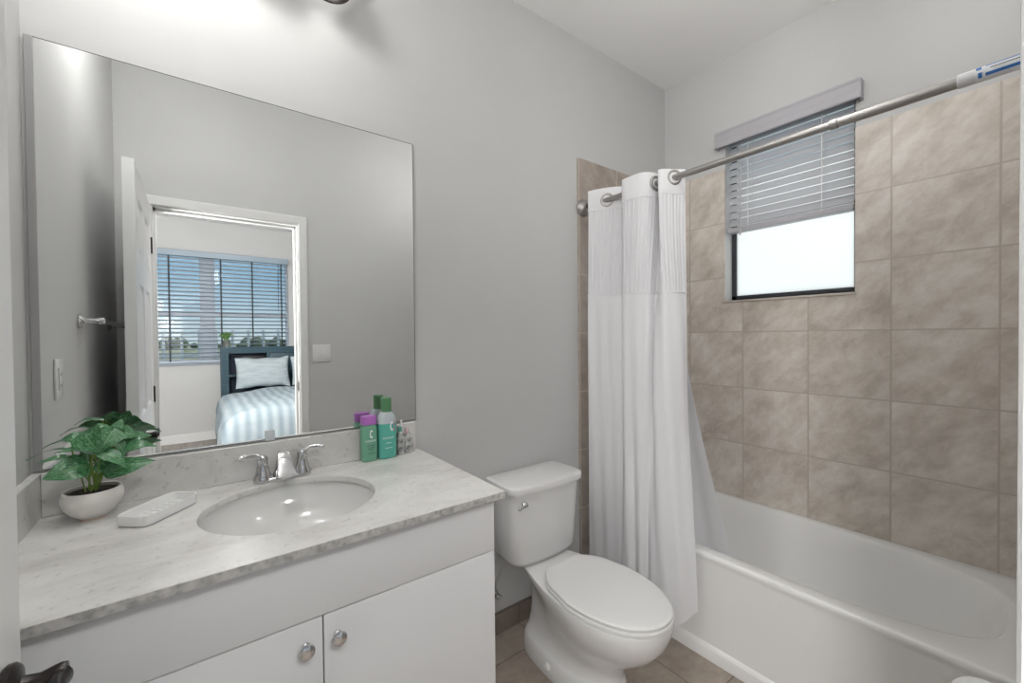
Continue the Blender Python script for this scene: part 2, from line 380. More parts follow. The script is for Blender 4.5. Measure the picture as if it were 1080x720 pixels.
# outdoors seen through the bedroom blind
struct(MB().box(-160, 160, -220, -6.2, -.75, -.7).build('ground', noise_mat('grass_field', [(.22,.24,.09),(.42,.38,.19),(.55,.48,.30)], .35, 6, .9), smooth=0))
w = MB()
for i in range(150):
    x = random.uniform(-90, 90); r = random.uniform(.6, 1.5); y = random.uniform(-112, -100)
    w.lathe([(.05*r,0),(.75*r,.25*r),(r,.8*r),(.8*r,1.25*r),(.35*r,1.6*r),(.02,1.7*r)], (x, y, -.75), n=9)
o = w.build('distant_trees', noise_mat('tree_foliage', [(.05,.085,.03),(.13,.17,.07)], .8, 4, .9))
tag(o, 'row of low green trees along the far edge of the field outside the bedroom window', 'trees'); o['kind'] = 'stuff'
f = thing('railing_fence', 'white railing fence on the grass outside the bedroom window', 'fence', (1.5, -12, -.7))
w = MB().box(-1, 5.0, -12.02, -11.98, 1.48, 1.54); w.box(-1, 5.0, -12.015, -11.985, .9, .95); w.box(-1, 5.0, -12.015, -11.985, -.3, -.25); w.build('rail', WHITEMETAL, f, smooth=0)
for i in range(17):
    x = -1 + i*.36; MB().box(x, x+.06, -12.035, -11.965, -.71, 1.58, .008).build('fence_post', WHITEMETAL, f, smooth=0)

# ------------------------------------------------------------------ door
def panel_door():
    xa, xb, y0, y1, z1 = -.224, -.185, -1.534, -.756, 2.098
    ht = z1-.012
    rows = [(.24, .86), (1.02, 1.60), (1.72, 1.97)]; W_ = y1-y0
    cols = [(y0+.115, y0+W_/2-.05), (y0+W_/2+.05, y1-.115)]
    ys = [y0, cols[0][0], cols[0][1], cols[1][0], cols[1][1], y1]; zs = [.012] + [z for r in rows for z in r] + [z1]
    w = MB()
    for side, x, s_ in ((0, xb, -1), (1, xa, 1)):
        for i in range(5):
            for j in range(7):
                if i in (1, 3) and j in (1, 3, 5):
                    a0, a1, b0, b1 = ys[i], ys[i+1], zs[j], zs[j+1]; ring = []
                    for d, h in ((0,0), (.012,.009), (.024,.009), (.05,.002)):
                        ring.append([Vector((x+s_*h, a0+d, b0+d)), Vector((x+s_*h, a1-d, b0+d)), Vector((x+s_*h, a1-d, b1-d)), Vector((x+s_*h, a0+d, b1-d))])
                    w.loft(ring, False, True)
                else:
                    w.add([(x,ys[i],zs[j]),(x,ys[i+1],zs[j]),(x,ys[i+1],zs[j+1]),(x,ys[i],zs[j+1])], [(0,1,2,3)])
    w.add([(xa,y0,.012),(xb,y0,.012),(xb,y1,.012),(xa,y1,.012)], [(0,1,2,3)]); w.add([(xa,y0,z1),(xb,y0,z1),(xb,y1,z1),(xa,y1,z1)], [(0,1,2,3)])
    w.add([(xa,y0,.012),(xb,y0,.012),(xb,y0,z1),(xa,y0,z1)], [(0,1,2,3)]); w.add([(xa,y1,.012),(xb,y1,.012),(xb,y1,z1),(xa,y1,z1)], [(0,1,2,3)])
    return w.build('door_1', WHITE, smooth=10)
door = struct(panel_door())
LY, LZ = -.824, .943
def lever(s_):
    x0 = -.185 if s_ > 0 else -.224
    w = MB().lathe([(.001,-.001),(.029,-.001),(.032,.003),(.032,.009),(.028,.013),(.015,.016),(.0125,.030),(.015,.040),(.0165,.048),(.0155,.053),(.001,.055)], (0,0,0), 'X', 28)
    # flared lever blade swept from the hub towards the hinge side
    P = [(.048,.0,.0,.011,.0135), (.048,-.02,.001,.009,.011), (.052,-.045,.002,.0075,.010), (.052,-.075,.001,.007,.0115), (.050,-.10,-.001,.006,.0135), (.047,-.118,-.003,.005,.0145), (.045,-.124,-.004,.002,.011)]
    loops = []
    for px, py, pz, a, b_ in P: loops.append([Vector((px+a*cos(2*pi*k/16), py, pz+b_*sin(2*pi*k/16))) for k in range(16)])
    w.loft(loops)
    w.v = [(x0+s_*x, LY+y, LZ+z) for x, y, z in w.v]
    o = w.build('lever_handle', BRONZE, door); return o
lever(1); lever(-1)
MB().box(-.217, -.192, -.7565, -.7545, LZ-.03, LZ+.03).build('latch_plate', BRONZE, door, smooth=0)
for z in (.25, 1.05, 1.88):
    MB().lathe([(.006,-.045),(.006,.045)], (-.183, -1.534, z), n=12).build('hinge', BRONZE, door)

# ------------------------------------------------------------------ vanity
ZC, DC, XCR = .912, .597, .706
van = thing('vanity_cabinet', 'white two-door bathroom vanity cabinet with chrome knobs under the stone countertop', 'cabinet', (.177, -.29, 0))
zt_ = ZC-.019; w = MB().box(XL+.001, .687, -.548, -.021, .10, .118); w.box(XL+.001, XL+.019, -.548, -.021, .118, zt_); w.box(.669, .687, -.548, -.021, .118, zt_)
w.box(XL+.019, .669, -.033, -.021, .118, zt_); w.box(XL+.019, .669, -.548, -.530, .118, zt_); w.box(XL+.001, .687, -.49, -.021, 0, .10)
w.build('body', CABINET, van, smooth=0)
MB().box(XL+.001, .687, -.567, -.549, .738, ZC-.020, .0012).build('drawer_front', CABINET, van)
MB().box(XL+.001, -.246, -.567, -.549, .105, .735, .0012).build('filler_strip', CABINET, van)
for x0, x1, kx in ((-.244, .2195, .184), (.2225, .687, .251)):
    d_ = MB().box(x0, x1, -.567, -.549, .105, .735, .0012).build('door', CABINET, van)
    MB().lathe([(.001,.0),(.010,.0),(.0095,-.003),(.0055,-.006),(.0055,-.010),(.010,-.013),(.0155,-.016),(.0165,-.0195),(.0150,-.023),(.009,-.0255),(.001,-.026)], (kx, -.567, .681), 'Y', 28).build('knob', CHROME, d_)
# stone top with an oval cut-out
SXC, SYC, SA, SB = .212, -.29, .212, .20
top = thing('countertop', 'grey veined white stone vanity countertop with backsplash', 'countertop', (.18, -.3, ZC-.019))
N_ = 64
hole = lambda z, k=0: superloop(SXC, SYC, z, SA+k, SB+k, 2.0, N_)
def outer(z):
    x0, x1, y0, y1 = XL+.001, XCR, -DC+.0015, -.021+.020; l = []
    for i in range(N_):
        t = 2*pi*i/N_; c, s_ = cos(t), sin(t)
        k = min((x1-SXC)/c if c > 1e-9 else (x0-SXC)/c if c < -1e-9 else 1e9, (y1-SYC)/s_ if s_ > 1e-9 else (y0-SYC)/s_ if s_ < -1e-9 else 1e9)
        l.append(Vector((SXC+c*k, SYC+s_*k, z)))
    # snap the closest samples onto the corners
    for cx, cy in ((x0,y0),(x1,y0),(x0,y1),(x1,y1)):
        j = min(range(N_), key=lambda q: (l[q].x-cx)**2+(l[q].y-cy)**2); l[j] = Vector((cx,cy,z))
    return l
zt, zb = ZC, ZC-.0185
w = MB(); w.loft([hole(zb), hole(zt-.003), hole(zt, .002), outer(zt), outer(zb), hole(zb)], False, False)
w.build('slab', MARBLE, top, smooth=30)
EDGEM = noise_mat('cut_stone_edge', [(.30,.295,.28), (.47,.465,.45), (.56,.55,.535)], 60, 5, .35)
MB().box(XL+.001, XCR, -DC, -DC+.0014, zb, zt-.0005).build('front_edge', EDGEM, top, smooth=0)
MB().box(XL+.021, .690, -.0205, -.001, ZC+.0004, 1.022, .0015).build('backsplash', MARBLE, top, smooth=0)
MB().box(XL+.001, XL+.0205, -.592, -.001, ZC+.0004, 1.022, .0015).build('side_splash', MARBLE, top, smooth=0)
# undermount basin
snk = thing('sink_basin', 'white oval undermount sink basin set in the stone countertop', 'sink', (SXC, SYC, ZC-.165))
w = MB(); prof = [(.012,-.0192),(.004,-.0192),(.002,-.03),(-.006,-.055),(-.025,-.09),(-.06,-.12),(-.11,-.136),(-.165,-.140)]
loops = [superloop(SXC, SYC, ZC+h, SA+k, SB+k, 2.05, 48) for k, h in prof]
back = [superloop(SXC, SYC, ZC+h-.008, max(SA+k+.008, .03), max(SB+k+.008, .03), 2.05, 48) for k, h in reversed(prof[2:])]
w.loft(loops, False, True); w.loft([loops[0]] + [superloop(SXC, SYC, ZC-.027, SA+.012, SB+.012, 2.05, 48)] + back[::-1], False, True)
w.build('bowl', pmat('grey_white_sink_porcelain', (.66,.66,.645), .1), snk, smooth=50)
MB().lathe([(.001,0),(.022,0),(.024,.002),(.021,.004),(.012,.003),(.001,.003)], (SXC, SYC, ZC-.1398), n=28).build('drain', CHROME, snk)

# faucet, centre-set with two lever handles
fc = thing('faucet', 'chrome two-handle centerset faucet behind the oval sink', 'faucet', (.219, -.065, ZC))
FX, FY = .219, -.066
w = MB(); w.loft([superloop(FX, FY, ZC+.0005, .082, .026, 2.6), superloop(FX, FY, ZC+.009, .082, .026, 2.6), superloop(FX, FY, ZC+.013, .076, .021, 2.6)])
w.build('base_plate', CHROME, fc)
w = MB().lathe([(.029,.011),(.028,.016),(.024,.03),(.019,.05),(.016,.07),(.014,.082),(.009,.089),(.001,.0915)], (FX, FY+.002, ZC), n=28)
loops = []
for dy, z, hw_, th, tl in ((.004,.089,.008,.004,.9), (-.008,.087,.014,.008,.75), (-.028,.073,.0185,.011,.65), (-.050,.055,.022,.011,.6), (-.070,.039,.0245,.0095,.6), (-.082,.029,.025,.0065,.6)):
    loops.append([Vector((FX+hw_*math.copysign(abs(cos(2*pi*k/24))**.8, cos(2*pi*k/24)), FY+dy+th*sin(2*pi*k/24)*sin(tl), ZC+z+th*sin(2*pi*k/24)*cos(tl))) for k in range(24)])
w.loft(loops)
w.build('spout', CHROME, fc, smooth=50)
for sx in (-1, 1):
    hx = FX+sx*.056
    w = MB().lathe([(.027,.010),(.0265,.015),(.020,.03),(.015,.05),(.0145,.066),(.016,.072),(.012,.080),(.001,.082)], (hx, FY, ZC), n=24)
    pts = catmull([(hx,FY,ZC+.072),(hx+sx*.018,FY-.004,ZC+.084),(hx+sx*.04,FY-.012,ZC+.0885),(hx+sx*.064,FY-.022,ZC+.088)], 6)
    st = len(w.v); w.tube(pts, [.0095,.0095,.009,.0085,.008,.0075,.007,.0068,.0066,.0066,.0068,.007,.0072,.0075,.0075,.0072,.0065,.005,.002][:len(pts)], 12)
    w.build('handle', CHROME, fc, smooth=50)
MB().tube([(FX, FY+.028, ZC+.010), (FX, FY+.028, ZC+.050)], .003, 8).lathe([(.001,.048),(.005,.05),(.0055,.056),(.001,.060)], (FX, FY+.028, ZC), n=12).build('pop_up_rod', CHROME, fc)

# mirror
mi = thing('wall_mirror', 'large frameless rectangular mirror on the wall above the vanity', 'mirror', (.188, -.006, 1.028))
MX0, MX1, MZ0, MZ1 = -.323, .699, 1.028, 2.116
MB().box(MX0+.0016, MX1-.0016, -.0062, -.001, MZ0+.0016, MZ1-.0016).build('glass', MIRROR, mi, smooth=0)
w = MB()
w.box(MX0, MX0+.0016, -.0066, -.001, MZ0, MZ1); w.box(MX1-.0016, MX1, -.0066, -.001, MZ0, MZ1)
w.box(MX0+.0016, MX1-.0016, -.0066, -.001, MZ0, MZ0+.0016); w.box(MX0+.0016, MX1-.0016, -.0066, -.001, MZ1-.0016, MZ1)
w.build('edge', MEDGE, mi, smooth=0)
MB().box(MX0-.003, MX0+.0125, -.0092, -.0068, MZ0-.001, MZ1, .001).build('side_channel', pmat('grey_channel', (.36,.355,.355), .4, .3), mi, smooth=0)
MB().box(.178, .206, -.011, -.0067, 1.024, 1.058, .002).build('clip', pmat('clear_plastic_clip', (.62,.66,.68), .12), mi)

# ------------------------------------------------------------------ vanity light (three shades; one rim shows at the top edge)
vl = thing('vanity_light', 'bronze vanity light bar with downward shades on the wall above the mirror', 'wall lamp', (.19, -.01, 2.55))
MB().box(-.14, .53, -.022, -.001, 2.60, 2.66, .006).build('back_plate', BRONZE, vl)
SHADEI = pmat('shade_white_glass', (.8,.8,.78), .3)
for lx in (-.035, .17, .372):
    MB().tube(catmull([(lx,-.02,2.63),(lx,-.07,2.645),(lx,-.115,2.635),(lx,-.12,2.60)], 6), .007, 10).build('arm', BRONZE, vl)
    s_ = MB().lathe([(.018,2.605),(.026,2.595),(.045,2.54),(.058,2.497),(.062,2.488),(.060,2.485),(.055,2.492),(.042,2.536),(.024,2.588),(.012,2.597)], (lx,-.12,0), n=36, cap0=True, cap1=True).build('shade', BRONZE, vl, smooth=50)
    MB().lathe([(.0545,2.4945),(.0415,2.5365),(.0235,2.5875)], (lx,-.12,0), n=36, cap0=False, cap1=False).build('shade_liner', SHADEI, s_, smooth=50)
    bulb = MB().lathe([(.010,2.585),(.012,2.57),(.021,2.545),(.024,2.53),(.020,2.515),(.010,2.507),(.001,2.505)], (lx,-.12,0), n=20).build('bulb', pmat('bulb_glass', (.8,.8,.8), .3, **{'Emission Color': (1,.97,.92,1), 'Emission Strength': 6.0}) if 'bulb_glass' not in MATS else MATS['bulb_glass'], s_)
    light('vanity_bulb_light', 'POINT', (lx, -.12, 2.490), .22, color=(1, .98, .95), shadow_soft_size=.02)

# ------------------------------------------------------------------ things on the counter
# potted plant
PX, PY = -.208, -.098
pl = thing('potted_plant', 'small green leafy houseplant in a round white bowl pot at the counter corner', 'plant', (PX, PY, ZC))
MB().lathe([(.001,.006),(.027,.006),(.041,.016),(.0525,.032),(.0580,.049),(.0580,.060),(.0535,.074),(.0495,.073),(.0515,.064),(.0505,.058),(.001,.058)], (PX,PY,ZC), n=40).build('pot', POT, pl, smooth=50)
MB().lathe([(.001,0),(.025,0),(.0265,.003),(.0265,.0068),(.001,.0068)], (PX,PY,ZC+.0003), n=32).build('pot_foot', POTB, pl)
MB().grid(lambda u, v: (PX+.0500*v*cos(2*pi*u), PY+.0500*v*sin(2*pi*u), ZC+.0655+.003*sin(9*u*6.28)*v*(1-v)+.004*(1-v)), 32, 8).build('soil', SOIL, pl)
LEAF = pmat('variegated_leaf', (.06,.17,.06), .32)
N, Lk, b = nodes(LEAF)
at = N.new('ShaderNodeAttribute'); at.attribute_name = 'leaf_uv'; sx_ = N.new('ShaderNodeSeparateXYZ'); Lk.new(at.outputs['Vector'], sx_.inputs[0])
nz = N.new('ShaderNodeTexNoise'); nz.inputs['Scale'].default_value = 5; nz.inputs['Detail'].default_value = 5; nz.inputs['Distortion'].default_value = .5
mp = N.new('ShaderNodeMapping'); mp.inputs['Scale'].default_value = (2.4, 1.0, 1.0); Lk.new(at.outputs['Vector'], mp.inputs[0]); Lk.new(mp.outputs[0], nz.inputs['Vector'])
r = N.new('ShaderNodeValToRGB'); els = r.color_ramp.elements; els[0].position = .36; els[0].color = (.018,.085,.030,1); els[1].position = .74; els[1].color = (.27,.46,.33,1)
e = els.new(.50); e.color = (.045,.17,.055,1); e = els.new(.60); e.color = (.12,.30,.16,1)
Lk.new(nz.outputs['Fac'], r.inputs[0])
ab = N.new('ShaderNodeMath'); ab.operation = 'ABSOLUTE'; Lk.new(sx_.outputs['X'], ab.inputs[0])
lt = N.new('ShaderNodeMath'); lt.operation = 'LESS_THAN'; lt.inputs[1].default_value = .05; Lk.new(ab.outputs[0], lt.inputs[0])
mm = N.new('ShaderNodeMix'); mm.data_type = 'RGBA'; mm.inputs[7].default_value = (.20,.38,.18,1)
hf = N.new('ShaderNodeMath'); hf.operation = 'MULTIPLY'; hf.inputs[1].default_value = .6; Lk.new(lt.outputs[0], hf.inputs[0])
Lk.new(hf.outputs[0], mm.inputs[0]); Lk.new(r.outputs[0], mm.inputs[6]); Lk.new(mm.outputs[2], b.inputs['Base Color'])
def leaf(base, tip, width, n0, arch=.007, fold=.16, seed=0):
    """heart-shaped leaf blade from the stem joint to its tip"""
    base, tip = Vector(base), Vector(tip); d = tip-base; L_ = d.length; d.normalize()
    n0 = Vector(n0); nrm = (n0 - d*n0.dot(d)).normalized(); side = d.cross(nrm).normalized()
    w = MB(); uv = []; nu, nv = 12, 8
    for i in range(nu+1):
        t = i/nu
        hw = width*(math.sin(pi*min(1, t**.62))**.8)*(1-.12*t) if 0 < t < 1 else 0.0
        if t < .3: hw = max(hw, width*.55*(t/.3)**.5)
        back = -.10*L_*(1-t)**3
        for j in range(nv+1):
            s_ = -1+2*j/nv
            p = base + d*(L_*t + back*abs(s_)) + side*(hw*s_) + nrm*(arch*sin(pi*t)*1.2 - arch*1.6*t*t + fold*abs(s_)*hw + .0015*sin(9*t+seed)*abs(s_))
            w.v.append(tuple(p)); uv.append((s_, t*2+seed*3.1, seed*1.7))
    for i in range(nu):
        for j in range(nv):
            a = i*(nv+1)+j; w.f.append((a, a+nv+1, a+nv+2, a+1))
    o = w.build('leaf', LEAF, pl, smooth=60, recalc=False)
    at_ = o.data.attributes.new('leaf_uv', 'FLOAT_VECTOR', 'POINT')
    for k, u_ in enumerate(uv): at_.data[k].vector = u_
    solid(o, .0006, -1)
    return o
LEAVES = [  # stem joint, tip, half width, facing
((-0.214, -0.125, 1.129),(-0.189, -0.165, 1.089),0.030,(-0.45, -0.65, 0.6)),
((-0.166, -0.12, 1.129),(-0.186, -0.16, 1.089),0.026,(0.3, -0.8, 0.5)),
((-0.202, -0.135, 1.079),(-0.258, -0.15, 1.103),0.014,(0, -0.35, 0.9)),
((-0.237, -0.115, 1.062),(-0.293, -0.13, 1.081),0.013,(0, -0.3, 0.95)),
((-0.214, -0.135, 1.053),(-0.276, -0.175, 1.046),0.030,(0.1, -0.85, 0.5)),
((-0.177, -0.13, 1.026),(-0.087, -0.15, 1.048),0.024,(-0.1, -0.8, 0.6)),
((-0.187, -0.145, 1.081),(-0.137, -0.175, 1.049),0.018,(0.2, -0.6, 0.75)),
((-0.147, -0.115, 1.077),(-0.086, -0.125, 1.084),0.016,(0, -0.6, 0.8)),
((-0.149, -0.085, 1.091),(-0.097, -0.085, 1.105),0.018,(0, -0.7, 0.7)),
((-0.16, -0.095, 1.111),(-0.122, -0.105, 1.111),0.022,(0.1, -0.75, 0.65)),
((-0.168, -0.095, 1.117),(-0.152, -0.095, 1.151),0.014,(0.2, -0.9, 0.3)),
((-0.202, -0.085, 1.129),(-0.176, -0.085, 1.138),0.010,(0, -0.6, 0.8)),
((-0.223, -0.1, 1.11),(-0.26, -0.105, 1.12),0.017,(0, -0.7, 0.7)),
((-0.209, -0.075, 1.128),(-0.264, -0.085, 1.135),0.012,(0, 0.12, 1)),
((-0.195, -0.105, 1.051),(-0.167, -0.11, 1.026),0.020,(0.1, -0.9, 0.3)),
((-0.174, -0.11, 1.105),(-0.141, -0.14, 1.07),0.015,(0.5, -0.6, 0.6)),
((-0.213, -0.105, 1.068),(-0.233, -0.11, 1.067),0.018,(0, -0.8, 0.5)),
((-0.248, -0.07, 1.082),(-0.324, -0.075, 1.081),0.012,(0, 0.13, 1)),
]
for i, (b0, t0, w_, n_) in enumerate(LEAVES):
    leaf(b0, t0, w_*1.08, n_, seed=i+1)
    bx = PX+random.uniform(-.012,.012); by = PY+random.uniform(-.012,.012)
    bv = Vector(b0)
    MB().tube(catmull([(bx,by,ZC+.060),((bx*2+bv.x)/3,(by*2+bv.y)/3,ZC+.10),tuple(bv)], 6), .0016, 6).build('stem', STEM, pl)

# soap tray
tx, ty, ta = -.076, -.175, radians(50)
st_ = thing('soap_tray', 'shallow white ribbed oblong soap tray on the counter beside the plant', 'soap dish', (tx, ty, ZC))
w = MB(); TLx, TWy = .082, .042
loops = [superloop(0,0,z,a,b_,6,48) for z,a,b_ in ((.0005,TLx-.006,TWy-.006),(.003,TLx-.002,TWy-.002),(.026,TLx,TWy),(.027,TLx-.0005,TWy-.0005),(.026,TLx-.004,TWy-.004),(.008,TLx-.007,TWy-.007))]
w.loft(loops, True, True)
R_ = Matrix.Translation((tx,ty,ZC)) @ Matrix.Rotation(ta, 4, 'Z'); w.xform(R_)
w.build('tray', PLAST, st_)
for k in range(7):
    MB().box(-.054+k*.018-.0022, -.054+k*.018+.0022, -.028, .028, .0075, .0105, .0015).xform(R_).build('rib', PLAST, st_)

# bottles
def ovalloops(cx, cy, prof, n=3.0, N=36): return [superloop(cx, cy, ZC+z, a, b_, n, N) for z, a, b_ in prof]
def decal(bottle, cx, cy, a, b_, n, vs, fs, dx, dz, mat, name, label=None):
    w = MB(); out = []
    for v in vs:
        x = v.x+dx; y = -b_*max(0, 1-abs(x/a)**n)**(1/n)
        out.append((cx+x, cy+y-.0004-v.z, ZC+dz+v.y))
    w.add(out, fs); return w.build(name, mat, bottle, smooth=0, recalc=False)
def rect(wd, ht):
    n = 6; vs = [Vector((-wd/2+wd*i/n, yy, 0)) for i in range(n+1) for yy in (-ht/2, ht/2)]
    return vs, [(2*i, 2*i+2, 2*i+3, 2*i+1) for i in range(n)]
INKW = pmat('white_print', (.85,.87,.86), .4); INKD = pmat('dark_green_print', (.03,.10,.10), .4); INKP = pmat('mauve_print', (.45,.16,.30), .4)
GREENB = pmat('pale_green_lotion', (.17,.40,.27), .12, 0, .5)
TEALB = pmat('teal_lotion', (.10,.43,.35), .1, 0, .5)
CLEARB = pmat('pale_clear_plastic', (.50,.56,.58), .12)
PURP = pmat('lilac_cap', (.43,.15,.50), .3); GCAP = pmat('green_cap', (.10,.26,.12), .35)
# small bottle, purple cap
bx, by = .4985, -.0455
b1 = thing('toiletry_bottle', 'green toiletry bottle with a purple cap beside the taller teal bottle', 'bottle', (bx, by, ZC))
MB().loft(ovalloops(bx,by,((.0004,.026,.019),(.004,.0285,.0215),(.06,.0290,.0220),(.118,.0285,.0215),(.126,.026,.019),(.131,.022,.016)))).build('body', GREENB, b1)
MB().loft(ovalloops(bx,by,((.131,.0265,.0195),(.132,.0275,.0205),(.158,.0270,.020),(.162,.025,.018)))).build('cap', PURP, b1)
# white emblem: a tall rounded C
vs = []; fs = []
for i in range(25):
    t = radians(40)+i/24*radians(280)
    for r_ in (.62, 1.0): vs.append(Vector((.0062*r_*cos(t)*(1 if r_ > .9 else .62), .0150*r_*sin(t), 0)))
fs = [(2*i, 2*i+1, 2*i+3, 2*i+2) for i in range(24)]
decal(b1, bx, by, .0290, .022, 3, vs, fs, .003, .098, INKW, 'emblem')
vs2, fs2 = text_mesh('CLINIQUE', .0088); decal(b1, bx, by, .0290, .022, 3, vs2, fs2, 0, .074, INKW, 'brand_lettering')
for k, (wd, z) in enumerate(((.030,.058),(.024,.050),(.020,.043),(.024,.030))):
    v_, f_ = rect(wd, .0022); decal(b1, bx, by, .0290, .022, 3, v_, f_, .002, z, INKD, 'print_line')
# tall bottle, green cap
cx_, cy_ = .5635, -.0475
b2 = thing('toiletry_bottle', 'tall teal toiletry bottle with a dull green cap', 'bottle', (cx_, cy_, ZC))
MB().loft(ovalloops(cx_,cy_,((.0004,.029,.019),(.004,.0325,.0225),(.06,.0335,.0235),(.128,.0335,.0235)),3.4)).build('body', TEALB, b2)
MB().loft(ovalloops(cx_,cy_,((.128,.0335,.0235),(.150,.0325,.0225),(.162,.027,.0195),(.170,.019,.016)),3.0)).build('clear_shoulder', CLEARB, b2)
MB().lathe([(.018,.170),(.019,.171),(.0188,.220),(.017,.2225),(.001,.2228)], (cx_,cy_,ZC), n=32).build('cap', GCAP, b2)
decal(b2, cx_, cy_, .0335, .0235, 3.4, [v*1.15 for v in vs], fs, .012, .118, INKW, 'emblem')
v_, f_ = rect(.003, .040); decal(b2, cx_, cy_, .0335, .0235, 3.4, v_, f_, .0205, .118, INKP, 'print_bar')
decal(b2, cx_, cy_, .0335, .0235, 3.4, vs2, fs2, -.002, .076, INKW, 'brand_lettering')
for wd, z in ((.020,.058),(.026,.040)):
    v_, f_ = rect(wd, .0016); decal(b2, cx_, cy_, .0335, .0235, 3.4, v_, f_, 0, z, INKW, 'print_line')
# two small clear bottles
GLASSB = noise_mat('smoky_clear_glass', [(.16,.17,.165),(.42,.42,.41),(.62,.62,.60)], 55, 4, .08, pos=(.36,.64), spec=.8)
def glass_bottle(cx, cy, hw, top, cap_mat, label):
    b_ = thing('glass_bottle', label, 'bottle', (cx, cy, ZC), None)
    MB().loft(ovalloops(cx,cy,((.0004,hw-.002,.010),(.003,hw,.012),(top-.012,hw,.012),(top-.004,hw*.7,.010),(top,.007,.007)),5)).build('body', GLASSB, b_)
    return b_
g1 = glass_bottle(.6215, -.037, .0130, .086, None, 'small clear glass bottle with a teal and white top against the tall teal bottle')
MB().lathe([(.0075,.086),(.0085,.087),(.0085,.104),(.001,.1045)], (.619,-.037,ZC), n=20).build('collar', pmat('teal_plastic', (.13,.36,.32), .3), g1)
MB().lathe([(.0045,.1045),(.0045,.128),(.003,.130),(.001,.130)], (.6235,-.041,ZC), n=16).build('nozzle', PLAST, g1)
g2 = glass_bottle(.6545, -.034, .0170, .074, None, 'small square clear glass bottle with a pinkish cap nearest the countertop end')
MB().lathe([(.007,.074),(.0078,.075),(.0078,.092),(.006,.095),(.001,.0955)], (.648,-.034,ZC), n=20).build('cap', pmat('pink_clear_plastic', (.55,.42,.43), .15), g2)

# ------------------------------------------------------------------ toilet
TX = 1.222
to = thing('toilet', 'white two-piece toilet with closed lid between the vanity and the tub', 'toilet', (TX, -.42, 0))
def egg(z, yb, yf, hw, hb, N=48, nb=3.5, ym=None, nf=2.15, sq=False):
    """egg outline: half-ellipse towards the front, squarer half of half-width hb at the back"""
    if ym is None: ym = yb-(yb-yf)*.5
    l = []
    for i in range(N):
        t = 2*pi*i/N; s_, c = sin(t), cos(t)
        if s_ < 0:   # front
            l.append(Vector((TX + hw*math.copysign(abs(c)**(2/nf), c), ym + (ym-yf)*-abs(s_)**(2/nf), z)))
        else:
            k = abs(s_)**(2/nb); wd = hw + (hb-hw)*(k**2.2 if sq else k*k*(3-2*k))
            l.append(Vector((TX + wd*math.copysign(abs(c)**(2/nb), c), ym + (yb-ym)*k, z)))
    return l
w = MB()
w.loft([egg(.0005,-.10,-.60,.124,.112,ym=-.34), egg(.012,-.10,-.605,.126,.114,ym=-.34), egg(.062,-.105,-.60,.121,.109,ym=-.34), egg(.080,-.11,-.592,.112,.100,ym=-.34),
        egg(.092,-.115,-.585,.103,.086,ym=-.34), egg(.14,-.12,-.60,.103,.074,ym=-.38), egg(.18,-.12,-.64,.114,.070,ym=-.42), egg(.22,-.12,-.69,.134,.070,ym=-.46), egg(.26,-.12,-.735,.156,.074,ym=-.48),
        egg(.30,-.10,-.762,.172,.086,ym=-.50), egg(.34,-.07,-.776,.182,.106,ym=-.51), egg(.372,-.055,-.780,.186,.122,ym=-.51), egg(.380,-.055,-.778,.184,.122,ym=-.51), egg(.3815,-.06,-.771,.177,.118,ym=-.51)])
bowl = w.build('bowl', PORC, to, smooth=60)
for s_ in (-1, 1):
    MB().lathe([(.016,.0),(.016,.010),(.011,.018),(.001,.020)], (0,0,0), n=20).xform(Matrix.Translation((TX+s_*.118,-.33,.042)) @ Matrix.Rotation(s_*radians(75),4,'Y')).build('bolt_cap', PORC, bowl)
def seat_out(z, d, yb=-.285): return egg(z, yb-d*.3, -.785+d, .186-d, .105-d*.3, nb=7, ym=-.50, nf=2.1, sq=True)
MB().loft([seat_out(.3820,.006), seat_out(.3840,.002), seat_out(.3925,.002), seat_out(.3945,.006)]).build('seat', PLAST, to, smooth=50)
MB().loft([seat_out(.3965,.012), seat_out(.3975,.007), seat_out(.4060,.005), seat_out(.4095,.008), seat_out(.4110,.016), seat_out(.4118,.06)]).build('lid', PLAST, to, smooth=50)
def tank_loop(z, hw, yb, yf, bow, N=15):
    l = []; r = .048
    def arc(cx, cy, a0, a1): 
        for k in range(6):
            a = a0+(a1-a0)*k/5; l.append(Vector((cx+r*cos(a), cy+r*sin(a), z)))
    arc(TX+hw-.012-r*.0, yb-r*.35, pi/2, pi/2) if False else None
    l.append(Vector((TX+hw-.01, yb, z))); l.append(Vector((TX-hw+.01, yb, z))); l.append(Vector((TX-hw, yb-.012, z)))
    arc(TX-hw+r, yf+r, pi, 1.5*pi)
    for k in range(1, N):
        t = k/N; l.append(Vector((TX-hw+r+(2*hw-2*r)*t, yf-bow*sin(pi*t), z)))
    arc(TX+hw-r, yf+r, 1.5*pi, 2*pi)
    l.append(Vector((TX+hw, yb-.012, z)))
    return l
MB().loft([tank_loop(.3825,.150,-.05,-.185,.008), tank_loop(.388,.166,-.035,-.200,.010), tank_loop(.41,.176,-.028,-.208,.012), tank_loop(.55,.187,-.022,-.214,.013), tank_loop(.700,.196,-.018,-.218,.014)]).build('tank', PORC, to, smooth=50)
MB().loft([tank_loop(.7005,.201,-.014,-.222,.015), tank_loop(.703,.208,-.012,-.229,.016), tank_loop(.724,.210,-.012,-.231,.016), tank_loop(.732,.207,-.014,-.228,.016), tank_loop(.7355,.197,-.022,-.218,.015)]).build('tank_lid', PORC, to, smooth=50)
w = MB().lathe([(.001,.001),(.013,.001),(.013,-.006),(.008,-.010),(.006,-.016),(.001,-.016)], (1.075,-.2225,.662), 'Y', 20)
w.tube(catmull([(1.078,-.238,.662),(1.060,-.240,.6615),(1.040,-.240,.659),(1.030,-.238,.657)], 5), [.0065]*10+[.0075,.0078,.0075,.006,.003,.002], 12)
